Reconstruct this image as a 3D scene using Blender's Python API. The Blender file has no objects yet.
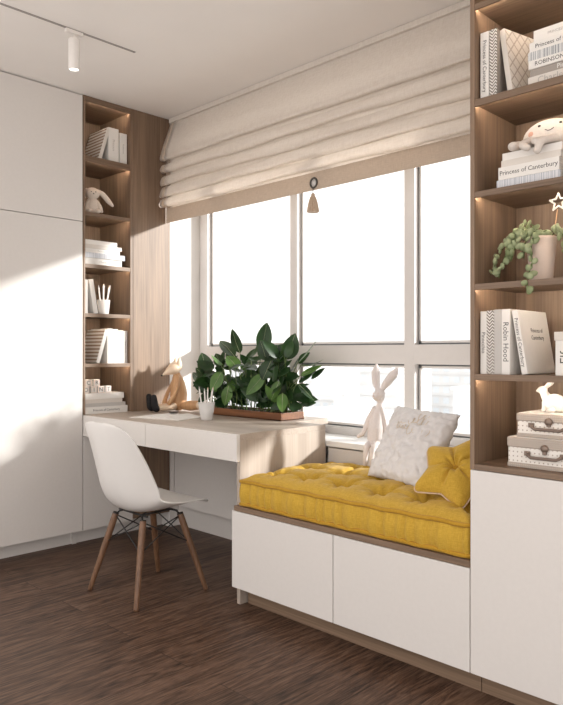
import bpy, bmesh, math, random
from mathutils import Vector, Matrix, Euler
random.seed(7)
SC = bpy.context.scene
COL = SC.collection
PI = math.pi
R = math.radians

# ------------------------------------------------------------ materials
def new_mat(name):
    m = bpy.data.materials.new(name); m.use_nodes = True
    nt = m.node_tree; nt.nodes.clear()
    out = nt.nodes.new('ShaderNodeOutputMaterial')
    b = nt.nodes.new('ShaderNodeBsdfPrincipled')
    nt.links.new(b.outputs[0], out.inputs[0])
    return m, nt, b, out

def N(nt, t, **k):
    n = nt.nodes.new(t)
    for a, v in k.items():
        if a.startswith('i_'):
            n.inputs[int(a[2:])].default_value = v
        else:
            setattr(n, a, v)
    return n

def coords(nt, scale=(1, 1, 1), loc=(0, 0, 0), rot=(0, 0, 0)):
    tc = N(nt, 'ShaderNodeTexCoord'); mp = N(nt, 'ShaderNodeMapping')
    mp.inputs['Scale'].default_value = scale; mp.inputs['Location'].default_value = loc
    mp.inputs['Rotation'].default_value = rot
    nt.links.new(tc.outputs['Object'], mp.inputs[0])
    return mp.outputs[0]

def ramp(nt, fac, stops):
    r = N(nt, 'ShaderNodeValToRGB'); e = r.color_ramp.elements
    while len(e) < len(stops): e.new(0.5)
    for i, (p, c) in enumerate(stops):
        e[i].position = p; e[i].color = (c[0], c[1], c[2], 1)
    nt.links.new(fac, r.inputs[0]); return r.outputs[0]

def bump(nt, b, h, strength=.2, dist=.002):
    bn = N(nt, 'ShaderNodeBump'); bn.inputs['Strength'].default_value = strength
    bn.inputs['Distance'].default_value = dist
    nt.links.new(h, bn.inputs['Height']); nt.links.new(bn.outputs[0], b.inputs['Normal'])

def plain(name, c, rough=.5, spec=.5, noise=.03, scale=30, bmp=0):
    m, nt, b, o = new_mat(name)
    no = N(nt, 'ShaderNodeTexNoise'); no.inputs['Scale'].default_value = scale; no.inputs['Detail'].default_value = 4
    nt.links.new(coords(nt), no.inputs[0])
    lo = [max(0, x * (1 - noise)) for x in c]; hi = [min(1, x * (1 + noise)) for x in c]
    nt.links.new(ramp(nt, no.outputs[0], [(.3, lo), (.7, hi)]), b.inputs['Base Color'])
    b.inputs['Roughness'].default_value = rough
    b.inputs['Specular IOR Level'].default_value = spec
    if bmp: bump(nt, b, no.outputs[0], bmp)
    return m

def wood(name, a, c, scale=(14, 14, .9), rough=.5, fine=(120, 120, 3), bmp=.12):
    m, nt, b, o = new_mat(name)
    n1 = N(nt, 'ShaderNodeTexNoise'); n1.inputs['Scale'].default_value = 1; n1.inputs['Detail'].default_value = 5
    n1.inputs['Distortion'].default_value = .6
    nt.links.new(coords(nt, scale), n1.inputs[0])
    n2 = N(nt, 'ShaderNodeTexNoise'); n2.inputs['Scale'].default_value = 1; n2.inputs['Detail'].default_value = 3
    nt.links.new(coords(nt, fine), n2.inputs[0])
    mx = N(nt, 'ShaderNodeMix'); mx.data_type = 'FLOAT'; mx.inputs[0].default_value = .45
    nt.links.new(n1.outputs[0], mx.inputs[2]); nt.links.new(n2.outputs[0], mx.inputs[3])
    nt.links.new(ramp(nt, mx.outputs[0], [(.33, a), (.66, c)]), b.inputs['Base Color'])
    b.inputs['Roughness'].default_value = rough
    bump(nt, b, mx.outputs[0], bmp, .001)
    return m

M = {}
W1, W2 = (.128, .080, .050), (.262, .174, .114)
M['wood_v'] = wood('oak_vertical', W1, W2)
M['wood_x'] = wood('oak_along_x', W1, W2, (.9, 14, 14), .5, (3, 120, 120))
M['wood_y'] = wood('oak_along_y', W1, W2, (14, .9, 14), .5, (120, 3, 120))
D1, D2 = (.36, .295, .243), (.48, .405, .343)  # same oak as the shelves, with sunlight put into a paler colour
M['desk_x'] = wood('sunlit_oak_along_x', D1, D2, (.9, 14, 14), .45, (3, 120, 120), .06)
M['desk_v'] = wood('sunlit_oak_vertical', D1, D2, (14, 14, .9), .5, (120, 120, 3), .06)
M['leg'] = wood('walnut_leg', (.10, .048, .024), (.215, .112, .060), (40, 40, 4), .45, (150, 150, 10))
M['planter'] = wood('planter_wood', (.12, .040, .012), (.25, .095, .03), (2, 25, 25), .45, (5, 120, 120))
M['toywood'] = wood('toy_wood', (.50, .27, .13), (.66, .40, .21), (20, 20, 6), .4, (90, 90, 10), .03)
M['toypale'] = plain('toy_pale_maple', (.80, .63, .47), .4)
M['white'] = plain('white_lacquer', (.70, .665, .635), .42, .4, .012, 60)
M['wallwhite'] = plain('wall_paint', (.76, .73, .70), .85, .2, .02, 8)
M['ceil'] = plain('ceiling_paint', (.86, .82, .785), .9, .1, .015, 3)
M['frame'] = plain('window_frame_white', (.74, .71, .69), .4, .4, .01)
M['gasket'] = plain('window_gasket_grey', (.16, .17, .18), .6)
M['sill'] = plain('window_sill_white', (.82, .81, .79), .35, .5, .01)
M['black'] = plain('black_metal', (.015, .013, .012), .4)
M['dark'] = plain('dark_gap', (.05, .042, .036), .8)
M['shell'] = plain('white_plastic', (.74, .715, .69), .33, .5, .008)
M['ceramic'] = plain('white_ceramic', (.66, .63, .60), .3, .5, .01)
M['cover'] = plain('book_cover_white', (.76, .73, .69), .6, .3, .02)
M['cover2'] = plain('book_cover_cream', (.66, .61, .555), .6, .3, .02)
M['cover3'] = plain('book_cover_taupe', (.34, .30, .265), .6, .3, .03)
M['cover4'] = plain('book_cover_grey', (.50, .475, .45), .6, .3, .03)
M['ink'] = plain('print_ink', (.07, .065, .06), .7)
M['ink2'] = plain('print_ink_pale', (.42, .39, .36), .7)
M['plush'] = plain('plush_cream', (.66, .60, .545), .95, .1, .05, 160, .25)
M['plush2'] = plain('plush_beige', (.66, .57, .49), .95, .1, .05, 160, .25)
M['rabbit'] = plain('rabbit_cloth', (.76, .70, .68), .9, .1, .03, 120, .15)
M['cheek'] = plain('cheek_pink', (.62, .36, .27), .9)
M['pot'] = plain('pot_clay_beige', (.62, .50, .42), .75, .3, .03)
M['soil'] = plain('soil', (.035, .022, .014), .95, .1, .3, 90, .6)
M['leather'] = plain('box_leather', (.17, .125, .10), .55)
M['metal'] = plain('box_clasp_bronze', (.20, .15, .12), .35); M['metal'].node_tree.nodes['Principled BSDF'].inputs['Metallic'].default_value = .6
M['stem'] = plain('plant_stem', (.10, .15, .04), .6)
M['cord'] = plain('cord_dark', (.09, .08, .07), .7)
M['sock'] = plain('black_sock', (.012, .011, .012), .8)
M['piping'] = plain('piping_cream', (.62, .45, .30), .8)
M['pencil'] = plain('pencil_white', (.80, .78, .74), .5)
M['gold'] = plain('embroidery_gold', (.62, .50, .35), .7)
M['white_metal'] = plain('white_metal', (.80, .76, .72), .35)
M['rail'] = plain('rail_grey', (.34, .31, .29), .5)

# pages: fine horizontal striation
def pages():
    m, nt, b, o = new_mat('paper_pages')
    n = N(nt, 'ShaderNodeTexNoise'); n.inputs['Scale'].default_value = 1
    nt.links.new(coords(nt, (700, 20, 20)), n.inputs[0])
    nt.links.new(ramp(nt, n.outputs[0], [(.35, (.58, .55, .50)), (.65, (.78, .75, .70))]), b.inputs['Base Color'])
    b.inputs['Roughness'].default_value = .9
    return m
M['pages'] = pages()

def mathn(nt, op, a, b=None, c=None):
    n = N(nt, 'ShaderNodeMath', operation=op)
    for i, v in enumerate((a, b, c)):
        if v is None: continue
        if isinstance(v, (int, float)): n.inputs[i].default_value = v
        else: nt.links.new(v, n.inputs[i])
    return n.outputs[0]

def pattern(name, kind, c0, c1, s=60.0, axes='xz'):
    m, nt, b, o = new_mat(name)
    sep = N(nt, 'ShaderNodeSeparateXYZ'); nt.links.new(coords(nt), sep.inputs[0])
    U = sep.outputs['xyz'.index(axes[0])]; V = sep.outputs['xyz'.index(axes[1])]
    if kind == 'stripe':
        f = mathn(nt, 'FRACT', mathn(nt, 'MULTIPLY', V, s)); fac = mathn(nt, 'GREATER_THAN', f, .55)
    elif kind == 'chevron':
        z = mathn(nt, 'PINGPONG', mathn(nt, 'MULTIPLY', U, s * 1.0), 1.0)
        f = mathn(nt, 'FRACT', mathn(nt, 'ADD', mathn(nt, 'MULTIPLY', V, s), z)); fac = mathn(nt, 'GREATER_THAN', f, .5)
    elif kind == 'diamond':
        a = mathn(nt, 'FRACT', mathn(nt, 'ADD', mathn(nt, 'MULTIPLY', V, s), mathn(nt, 'MULTIPLY', U, s * 1.15)))
        d = mathn(nt, 'FRACT', mathn(nt, 'SUBTRACT', mathn(nt, 'MULTIPLY', V, s), mathn(nt, 'MULTIPLY', U, s * 1.15)))
        fac = mathn(nt, 'MAXIMUM', mathn(nt, 'GREATER_THAN', a, .84), mathn(nt, 'GREATER_THAN', d, .84))
    elif kind == 'bars':
        n = N(nt, 'ShaderNodeTexNoise'); n.noise_dimensions = '1D'; n.inputs['Scale'].default_value = 1; n.inputs['Detail'].default_value = 1
        nt.links.new(mathn(nt, 'MULTIPLY', V, s), n.inputs['W']); fac = mathn(nt, 'GREATER_THAN', n.outputs[0], .52)
    elif kind == 'dots':
        a = mathn(nt, 'ABSOLUTE', mathn(nt, 'SUBTRACT', mathn(nt, 'FRACT', mathn(nt, 'MULTIPLY', U, s)), .5))
        d = mathn(nt, 'ABSOLUTE', mathn(nt, 'SUBTRACT', mathn(nt, 'FRACT', mathn(nt, 'MULTIPLY', V, s)), .5))
        fac = mathn(nt, 'LESS_THAN', mathn(nt, 'ADD', a, d), .2)
    mx = N(nt, 'ShaderNodeMix', data_type='RGBA'); nt.links.new(fac, mx.inputs[0])
    mx.inputs[6].default_value = (*c0, 1); mx.inputs[7].default_value = (*c1, 1)
    nt.links.new(mx.outputs[2], b.inputs['Base Color']); b.inputs['Roughness'].default_value = .7
    return m
M['stripe_cover'] = pattern('striped_cover', 'stripe', (.76, .73, .69), (.33, .24, .175), 44, 'yz')
M['chevron'] = pattern('chevron_cover', 'chevron', (.72, .69, .65), (.19, .16, .14), 95, 'xz')
M['diamond'] = pattern('diamond_cover', 'diamond', (.70, .64, .58), (.46, .39, .33), 22, 'yz')
M['bars'] = pattern('bar_pattern_cover', 'bars', (.70, .69, .68), (.22, .24, .25), 260, 'xz')
M['bars_pale'] = pattern('pale_bar_pattern_cover', 'bars', (.66, .66, .68), (.42, .44, .48), 260, 'xz')
M['boxdots'] = pattern('dotted_box_paper', 'dots', (.76, .72, .67), (.38, .31, .26), 70, 'xz')
M['boxweave'] = pattern('woven_box_paper', 'dots', (.40, .34, .29), (.60, .54, .48), 150, 'xz')

# floor planks along Y
def floor_mat():
    m, nt, b, o = new_mat('dark_oak_planks')
    c = coords(nt, (1, 1, 1), (0, 0, 0), (0, 0, R(90)))
    br = N(nt, 'ShaderNodeTexBrick'); br.offset = .37; br.inputs['Scale'].default_value = 1
    br.inputs['Brick Width'].default_value = 1.9; br.inputs['Row Height'].default_value = .19
    br.inputs['Mortar Size'].default_value = .0014; br.inputs['Mortar Smooth'].default_value = .3
    br.inputs['Color1'].default_value = (0, 0, 0, 1); br.inputs['Color2'].default_value = (1, 1, 1, 1)
    br.inputs['Mortar'].default_value = (.5, .5, .5, 1); br.inputs['Bias'].default_value = 0
    nt.links.new(c, br.inputs[0])
    tone = N(nt, 'ShaderNodeSeparateColor'); nt.links.new(br.outputs['Color'], tone.inputs[0])
    # grain, shifted from plank to plank
    tc = N(nt, 'ShaderNodeTexCoord'); sp = N(nt, 'ShaderNodeSeparateXYZ'); nt.links.new(tc.outputs['Object'], sp.inputs[0])
    off = mathn(nt, 'MULTIPLY', tone.outputs[0], 13.7)
    cb = N(nt, 'ShaderNodeCombineXYZ')
    nt.links.new(mathn(nt, 'MULTIPLY', sp.outputs[0], 12.0), cb.inputs[0])
    nt.links.new(mathn(nt, 'ADD', mathn(nt, 'MULTIPLY', sp.outputs[1], 1.1), off), cb.inputs[1]); nt.links.new(off, cb.inputs[2])
    n1 = N(nt, 'ShaderNodeTexNoise'); n1.inputs['Scale'].default_value = 1.1; n1.inputs['Detail'].default_value = 3; n1.inputs['Distortion'].default_value = .8
    nt.links.new(cb.outputs[0], n1.inputs[0])
    # cathedral rings out of the noise
    rings = mathn(nt, 'PINGPONG', mathn(nt, 'MULTIPLY', n1.outputs[0], 13.0), 1.0)
    cb2 = N(nt, 'ShaderNodeCombineXYZ')
    nt.links.new(mathn(nt, 'MULTIPLY', sp.outputs[0], 230.0), cb2.inputs[0])
    nt.links.new(mathn(nt, 'MULTIPLY', sp.outputs[1], 16.0), cb2.inputs[1]); nt.links.new(off, cb2.inputs[2])
    n2 = N(nt, 'ShaderNodeTexNoise'); n2.inputs['Scale'].default_value = 1; n2.inputs['Detail'].default_value = 3
    nt.links.new(cb2.outputs[0], n2.inputs[0])
    f = mathn(nt, 'ADD', mathn(nt, 'MULTIPLY', rings, .22), mathn(nt, 'MULTIPLY', n2.outputs[0], .62))
    f = mathn(nt, 'ADD', f, mathn(nt, 'MULTIPLY', tone.outputs[0], .12))
    cb3 = N(nt, 'ShaderNodeCombineXYZ')
    nt.links.new(mathn(nt, 'MULTIPLY', sp.outputs[0], 26.0), cb3.inputs[0])
    nt.links.new(mathn(nt, 'MULTIPLY', sp.outputs[1], 3.2), cb3.inputs[1]); nt.links.new(off, cb3.inputs[2])
    n3 = N(nt, 'ShaderNodeTexNoise'); n3.inputs['Scale'].default_value = 1; n3.inputs['Detail'].default_value = 5; n3.inputs['Roughness'].default_value = .7
    nt.links.new(cb3.outputs[0], n3.inputs[0])
    crack = mathn(nt, 'MULTIPLY', mathn(nt, 'MAXIMUM', mathn(nt, 'SUBTRACT', n3.outputs[0], .60), 0.0), 1.9)
    f = mathn(nt, 'SUBTRACT', mathn(nt, 'ADD', f, .02), crack)
    col = ramp(nt, f, [(.28, (.024, .012, .007)), (.42, (.072, .038, .023)), (.56, (.118, .066, .042)), (.72, (.172, .104, .070))])
    mx = N(nt, 'ShaderNodeMix', data_type='RGBA'); nt.links.new(br.outputs['Fac'], mx.inputs[0])
    nt.links.new(col, mx.inputs[6]); mx.inputs[7].default_value = (.018, .010, .007, 1)
    nt.links.new(mx.outputs[2], b.inputs['Base Color'])
    b.inputs['Roughness'].default_value = .48
    b.inputs['Specular IOR Level'].default_value = .35
    bump(nt, b, mathn(nt, 'SUBTRACT', f, br.outputs['Fac']), .25, .002)
    return m
M['floor'] = floor_mat()

def fabric(name, a, c, scale=420, rough=.85, transl=0, sheen=.2, bmp=.25, big=None):
    m, nt, b, o = new_mat(name)
    w1 = N(nt, 'ShaderNodeTexNoise'); w1.inputs['Scale'].default_value = 1; w1.inputs['Detail'].default_value = 2
    nt.links.new(coords(nt, (scale, scale * .12, scale * .12)), w1.inputs[0])
    w2 = N(nt, 'ShaderNodeTexNoise'); w2.inputs['Scale'].default_value = 1; w2.inputs['Detail'].default_value = 2
    nt.links.new(coords(nt, (scale * .12, scale * .12, scale)), w2.inputs[0])
    f = mathn(nt, 'MULTIPLY', mathn(nt, 'ADD', w1.outputs[0], w2.outputs[0]), .5)
    nt.links.new(ramp(nt, f, [(.36, a), (.64, c)]), b.inputs['Base Color'])
    b.inputs['Roughness'].default_value = rough; b.inputs['Specular IOR Level'].default_value = .15
    b.inputs['Sheen Weight'].default_value = sheen
    bump(nt, b, f, bmp, .001)
    if transl:
        tr = N(nt, 'ShaderNodeBsdfTranslucent'); tr.inputs[0].default_value = (c[0], c[1], c[2], 1)
        ms = N(nt, 'ShaderNodeMixShader'); ms.inputs[0].default_value = transl
        nt.links.new(b.outputs[0], ms.inputs[1]); nt.links.new(tr.outputs[0], ms.inputs[2]); nt.links.new(ms.outputs[0], o.inputs[0])
    return m
M['blind'] = fabric('blind_linen', (.78, .71, .64), (.92, .86, .795), 260, .9, .38)
M['blind_band'] = fabric('blind_band_linen', (.53, .43, .34), (.66, .55, .45), 260, .9, .22)
M['mustard'] = fabric('mustard_velvet', (.47, .285, .032), (.60, .375, .055), 500, .75, 0, .12, .12)
M['mustard_dark'] = fabric('mustard_velvet_deep', (.40, .215, .018), (.49, .275, .028), 500, .75, 0, .12, .12)
M['fluff'] = plain('pillow_fluffy_white', (.70, .675, .665), .95, .1, .04, 45, .9)
M['palepillow'] = plain('pillow_pale_cotton', (.72, .68, .64), .9, .1, .03, 60, .3)
M['tassel'] = fabric('tassel_threads', (.42, .31, .225), (.60, .47, .36), 600, .9, 0, .1, .4)

def leaf_mat(name, a, c, trans=.18, rough=.35):
    m, nt, b, o = new_mat(name)
    n = N(nt, 'ShaderNodeTexNoise'); n.inputs['Scale'].default_value = 14; n.inputs['Detail'].default_value = 3
    nt.links.new(coords(nt), n.inputs[0])
    nt.links.new(ramp(nt, n.outputs[0], [(.35, a), (.68, c)]), b.inputs['Base Color'])
    b.inputs['Roughness'].default_value = rough; b.inputs['Specular IOR Level'].default_value = .4
    tr = N(nt, 'ShaderNodeBsdfTranslucent'); tr.inputs[0].default_value = (c[0] * 1.6, c[1] * 1.7, c[2] * 1.2, 1)
    ms = N(nt, 'ShaderNodeMixShader'); ms.inputs[0].default_value = trans
    nt.links.new(b.outputs[0], ms.inputs[1]); nt.links.new(tr.outputs[0], ms.inputs[2]); nt.links.new(ms.outputs[0], o.inputs[0])
    return m
M['leaf'] = leaf_mat('leaf_dark_green', (.010, .028, .009), (.026, .066, .018), .10)
M['leaf2'] = leaf_mat('leaf_mid_green', (.06, .13, .03), (.12, .23, .055), .2)
M['succ'] = leaf_mat('succulent_green', (.19, .235, .11), (.42, .46, .28), .1, .5)

def glass():
    m, nt, b, o = new_mat('window_glass')
    nt.nodes.remove(b)
    t = N(nt, 'ShaderNodeBsdfTransparent'); t.inputs[0].default_value = (.97, .98, .98, 1)
    g = N(nt, 'ShaderNodeBsdfGlossy'); g.inputs['Roughness'].default_value = .02
    lw = N(nt, 'ShaderNodeLayerWeight'); lw.inputs[0].default_value = .5
    f = mathn(nt, 'ADD', mathn(nt, 'MULTIPLY', mathn(nt, 'POWER', lw.outputs['Facing'], 5.0), .6), .02)
    ms = N(nt, 'ShaderNodeMixShader'); nt.links.new(f, ms.inputs[0])
    nt.links.new(t.outputs[0], ms.inputs[1]); nt.links.new(g.outputs[0], ms.inputs[2]); nt.links.new(ms.outputs[0], o.inputs[0])
    return m
M['glass'] = glass()
def frosted():
    m, nt, b, o = new_mat('frosted_cup')
    b.inputs['Base Color'].default_value = (.86, .84, .82, 1); b.inputs['Roughness'].default_value = .3
    t = N(nt, 'ShaderNodeBsdfTransparent')
    ms = N(nt, 'ShaderNodeMixShader'); ms.inputs[0].default_value = .35
    nt.links.new(b.outputs[0], ms.inputs[1]); nt.links.new(t.outputs[0], ms.inputs[2]); nt.links.new(ms.outputs[0], o.inputs[0])
    return m
M['frosted'] = frosted()
def emit(name, c, s):
    m, nt, b, o = new_mat(name); nt.nodes.remove(b)
    e = N(nt, 'ShaderNodeEmission'); e.inputs[0].default_value = (*c, 1); e.inputs[1].default_value = s
    nt.links.new(e.outputs[0], o.inputs[0]); return m
M['led'] = emit('led_warm', (1, .85, .68), 38.0)
M['bulb'] = emit('spot_lens', (1, .95, .88), 1.6)

# ------------------------------------------------------------ mesh builder
class MB:
    def __init__(s): s.bm = bmesh.new(); s.mi = 0
    def _tag(s, faces):
        for f in faces: f.material_index = s.mi
    def box(s, a, b, bev=0.0, seg=2, mat=None):
        x0, x1 = sorted((a[0], b[0])); y0, y1 = sorted((a[1], b[1])); z0, z1 = sorted((a[2], b[2]))
        t = bmesh.new()
        bmesh.ops.create_cube(t, size=1)
        for v in t.verts:
            v.co = Vector(((x0 + x1) / 2 + v.co.x * (x1 - x0), (y0 + y1) / 2 + v.co.y * (y1 - y0), (z0 + z1) / 2 + v.co.z * (z1 - z0)))
        if bev > 0:
            bmesh.ops.bevel(t, geom=list(t.edges), offset=bev, segments=seg, affect='EDGES', profile=.6)
        s.merge(t, mat); return s
    def merge(s, t, mat=None):
        if mat is not None: bmesh.ops.transform(t, matrix=mat, verts=t.verts)
        vm = {v: s.bm.verts.new(v.co) for v in t.verts}
        for f in t.faces:
            try:
                nf = s.bm.faces.new([vm[v] for v in f.verts]); nf.material_index = s.mi; nf.smooth = f.smooth
            except ValueError: pass
        t.free()
    def ell(s, c, r, rot=(0, 0, 0), seg=16, ring=10, fn=None):
        t = bmesh.new(); bmesh.ops.create_uvsphere(t, u_segments=seg, v_segments=ring, radius=1)
        for v in t.verts:
            p = Vector((v.co.x * r[0], v.co.y * r[1], v.co.z * r[2]))
            if fn: p = fn(p)
            v.co = p
        for f in t.faces: f.smooth = True
        s.merge(t, Matrix.Translation(c) @ Euler(rot).to_matrix().to_4x4()); return s
    def lathe(s, prof, c=(0, 0, 0), seg=24, rot=None, smooth=True):
        t = bmesh.new(); rings = []
        for r, z in prof:
            if r < 1e-6: rings.append([t.verts.new((0, 0, z))])
            else: rings.append([t.verts.new((r * math.cos(2 * PI * i / seg), r * math.sin(2 * PI * i / seg), z)) for i in range(seg)])
        for a, b in zip(rings, rings[1:]):
            for i in range(seg):
                j = (i + 1) % seg
                if len(a) == 1 and len(b) == 1: continue
                if len(a) == 1: f = t.faces.new((a[0], b[j], b[i]))
                elif len(b) == 1: f = t.faces.new((a[i], a[j], b[0]))
                else: f = t.faces.new((a[i], a[j], b[j], b[i]))
                f.smooth = smooth
        m = Matrix.Translation(c)
        if rot is not None: m = m @ Euler(rot).to_matrix().to_4x4()
        s.merge(t, m); return s
    def tube(s, pts, rad, seg=10, cap=True, closed=False, flat=1.0):
        pts = [Vector(p) for p in pts]; n = len(pts)
        if isinstance(rad, (int, float)): rad = [rad] * n
        t = bmesh.new(); rings = []; up = None
        for i, p in enumerate(pts):
            if closed: d = pts[(i + 1) % n] - pts[i - 1]
            else: d = pts[min(i + 1, n - 1)] - pts[max(i - 1, 0)]
            d.normalize()
            if up is None:
                up = Vector((0, 0, 1)) if abs(d.z) < .9 else Vector((1, 0, 0))
            u = (up - d * up.dot(d)).normalized(); w = d.cross(u); up = u
            rings.append([t.verts.new(p + (u * math.cos(2 * PI * k / seg) * flat + w * math.sin(2 * PI * k / seg)) * rad[i]) for k in range(seg)])
        m = n if closed else n - 1
        for i in range(m):
            a, b = rings[i], rings[(i + 1) % n]
            for k in range(seg):
                f = t.faces.new((a[k], a[(k + 1) % seg], b[(k + 1) % seg], b[k])); f.smooth = True
        if cap and not closed:
            t.faces.new(rings[0][::-1]); t.faces.new(rings[-1])
        s.merge(t); return s
    def limb(s, pts, rad, seg=14, sub=5):
        """tapered limb with rounded ends through a smooth path"""
        P = [Vector(p) for p in pts]; q = []; rr = []
        for i in range(len(P) - 1):
            p0 = P[max(i - 1, 0)]; p1 = P[i]; p2 = P[i + 1]; p3 = P[min(i + 2, len(P) - 1)]
            for k in range(sub):
                t = k / sub
                q.append(.5 * ((2 * p1) + (p2 - p0) * t + (2 * p0 - 5 * p1 + 4 * p2 - p3) * t * t + (3 * p1 - p0 - 3 * p2 + p3) * t ** 3))
                rr.append(rad[i] + (rad[i + 1] - rad[i]) * t)
        q.append(P[-1]); rr.append(rad[-1])
        s.tube(q, rr, seg)
        s.ell(P[0], (rad[0],) * 3, seg=seg, ring=8); s.ell(P[-1], (rad[-1],) * 3, seg=seg, ring=8); return s
    def grid(s, rows, smooth=True, closeu=False):
        t = bmesh.new(); V = [[t.verts.new(p) for p in r] for r in rows]
        for i in range(len(V) - 1):
            n = len(V[i])
            for j in range(n if closeu else n - 1):
                f = t.faces.new((V[i][j], V[i][(j + 1) % n], V[i + 1][(j + 1) % n], V[i + 1][j])); f.smooth = smooth
        s.merge(t); return s
    def prism(s, poly, a, b, axis='x', smooth=False):
        """closed outline (p,q) extruded from a to b along axis"""
        def P(p, h):
            return {'x': (h, p[0], p[1]), 'y': (p[0], h, p[1]), 'z': (p[0], p[1], h)}[axis]
        t = bmesh.new(); A = [t.verts.new(P(p, a)) for p in poly]; B = [t.verts.new(P(p, b)) for p in poly]; n = len(poly)
        t.faces.new(A); t.faces.new(B[::-1])
        for i in range(n):
            f = t.faces.new((A[i], B[i], B[(i + 1) % n], A[(i + 1) % n])); f.smooth = smooth
        bmesh.ops.recalc_face_normals(t, faces=t.faces)
        s.merge(t); return s
    def mesh(s, name):
        bmesh.ops.recalc_face_normals(s.bm, faces=s.bm.faces)
        me = bpy.data.meshes.new(name); s.bm.to_mesh(me); s.bm.free(); return me

def link(name, me, mat, parent=None, loc=None):
    o = bpy.data.objects.new(name, me); COL.objects.link(o)
    if mat is not None:
        for m in (mat if isinstance(mat, (list, tuple)) else [mat]): me.materials.append(m)
    if parent is not None: o.parent = parent
    if loc is not None: o.location = loc
    return o
def part(name, mb, mat, parent=None, label=None, loc=None):
    o = link(name, mb.mesh(name), mat, parent, loc)
    if label: o['label'] = label
    return o
def thing(name, label, cat, loc=(0, 0, 0), rot=(0, 0, 0), group=None):
    o = bpy.data.objects.new(name, None); COL.objects.link(o); o.empty_display_size = .05
    o.location = loc; o.rotation_euler = rot; o['label'] = label; o['category'] = cat
    if group: o['group'] = group
    return o
def solo(name, mb, mat, label, cat, loc=(0, 0, 0), rot=(0, 0, 0), group=None):
    o = link(name, mb.mesh(name), mat, None, loc); o.rotation_euler = rot
    o['label'] = label; o['category'] = cat
    if group: o['group'] = group
    return o
def struct(name, mb, mat, label=None):
    o = link(name, mb.mesh(name), mat); o['kind'] = 'structure'
    if label: o['label'] = label
    return o
def baked(o, mods):
    """apply modifiers by evaluating them"""
    for t, k in mods:
        m = o.modifiers.new(t, t)
        for a, v in k.items(): setattr(m, a, v)
    dg = bpy.context.evaluated_depsgraph_get(); dg.update()
    me = bpy.data.meshes.new_from_object(o.evaluated_get(dg)); o.modifiers.clear(); o.data = me
    for p in me.polygons: p.use_smooth = True
    return o
def fused(name, mb, mat, parent, voxel=.003, it=4, label=None):
    o = part(name, mb, mat, parent, label)
    return baked(o, [('REMESH', dict(mode='VOXEL', voxel_size=voxel)), ('SMOOTH', dict(factor=.5, iterations=it))])
def text_mesh(body, size, depth=.0002, squeeze=1.0):
    cu = bpy.data.curves.new('t', 'FONT'); cu.body = body; cu.size = size; cu.extrude = depth
    cu.align_x = 'CENTER'; cu.align_y = 'CENTER'; cu.resolution_u = 2
    o = bpy.data.objects.new('t', cu); COL.objects.link(o)
    dg = bpy.context.evaluated_depsgraph_get(); dg.update()
    me = bpy.data.meshes.new_from_object(o.evaluated_get(dg))
    bpy.data.objects.remove(o); me.transform(Matrix.Diagonal((squeeze, 1, 1, 1))); me.materials.clear(); return me
def lettering(name, body, size, mat, parent, right, up, pos, squeeze=1.0):
    me = text_mesh(body, size, squeeze=squeeze); r = Vector(right); u = Vector(up); n = r.cross(u)
    m = Matrix((r, u, n)).transposed().to_4x4(); m.translation = Vector(pos)
    me.transform(m); return link(name, me, mat, parent)

H = 2.70
# ------------------------------------------------------------ setting
XR = 5.2; YB = -3.5
b = MB(); b.box((-.75, YB, -.06), (XR + .1, .06, 0)); struct('floor', b, M['floor'])
b = MB(); b.box((-.75, YB, H), (XR + .1, .6, H + .1)); struct('ceiling', b, M['ceil'])
b = MB(); b.box((-.75, YB, 0), (-.62, .6, H)); struct('wall_left', b, M['wallwhite'])
b = MB(); b.box((XR, -1.0, 0), (XR + .12, .6, H)); struct('wall_right', b, M['wallwhite'])
WX0, WX1 = 0.0, 2.62
b = MB()
b.box((-.62, -.03, 0), (WX0, .45, H)); b.box((WX1, -.0, 0), (XR, .45, H))
b.box((WX0, -.0, 2.45), (WX1, .45, H)); b.box((WX0, .06, 0), (WX1, .45, .665))
struct('wall_back', b, M['wallwhite'])

# window
win = thing('window_1', 'white window', 'window'); win['kind'] = 'structure'
del win['category']
FY0, FY1 = .22, .29
b = MB()
e = .002
b.box((WX0 + e, FY0, .667), (WX0 + .085, FY1, 2.448), .003)
mull = [(.866, .926), (1.686, 1.750), (2.53, 2.618)]
for a, c in mull: b.box((a, FY0, .667), (c, FY1, 2.448), .003)
b.box((WX0 + .05, FY0 + .001, .667), (2.6, FY1, .740), .003)
b.box((WX0 + .05, FY0 + .001, 1.095), (2.6, FY1, 1.196), .003)
b.box((WX0 + .05, FY0 + .001, 2.37), (2.6, FY1, 2.448), .003)
part('window_frame', b, M['frame'], win)
cols = [(.085, .866), (.926, 1.686), (1.750, 2.53)]
rows = [(.740, 1.095), (1.196, 2.37)]
for (x0, x1) in cols:
    for (z0, z1) in rows:
        b = MB(); y = FY0 + .045; g = .008
        b.box((x0, y - .006, z0), (x0 + g, y + .006, z1)); b.box((x1 - g, y - .006, z0), (x1, y + .006, z1))
        b.box((x0, y - .006, z1 - g), (x1, y + .006, z1)); b.box((x0, y - .006, z0), (x1, y + .006, z0 + g))
        ga = part('window_gasket', b, M['gasket'], win, 'dark grey rubber gasket')
        b = MB(); w = .012; y2 = y - .012
        b.box((x0 + g, y2, z0 + g), (x0 + g + w, y + .010, z1 - g)); b.box((x1 - g - w, y2, z0 + g), (x1 - g, y + .01, z1 - g))
        b.box((x0 + g, y2, z0 + g), (x1 - g, y + .01, z0 + g + w)); b.box((x0 + g, y2, z1 - g - w), (x1 - g, y + .01, z1 - g))
        part('window_bead', b, M['frame'], win)
        b = MB(); b.box((x0 + g, y + .002, z0 + g), (x1 - g, y + .006, z1 - g)); part('window_pane', b, M['glass'], win)
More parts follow.
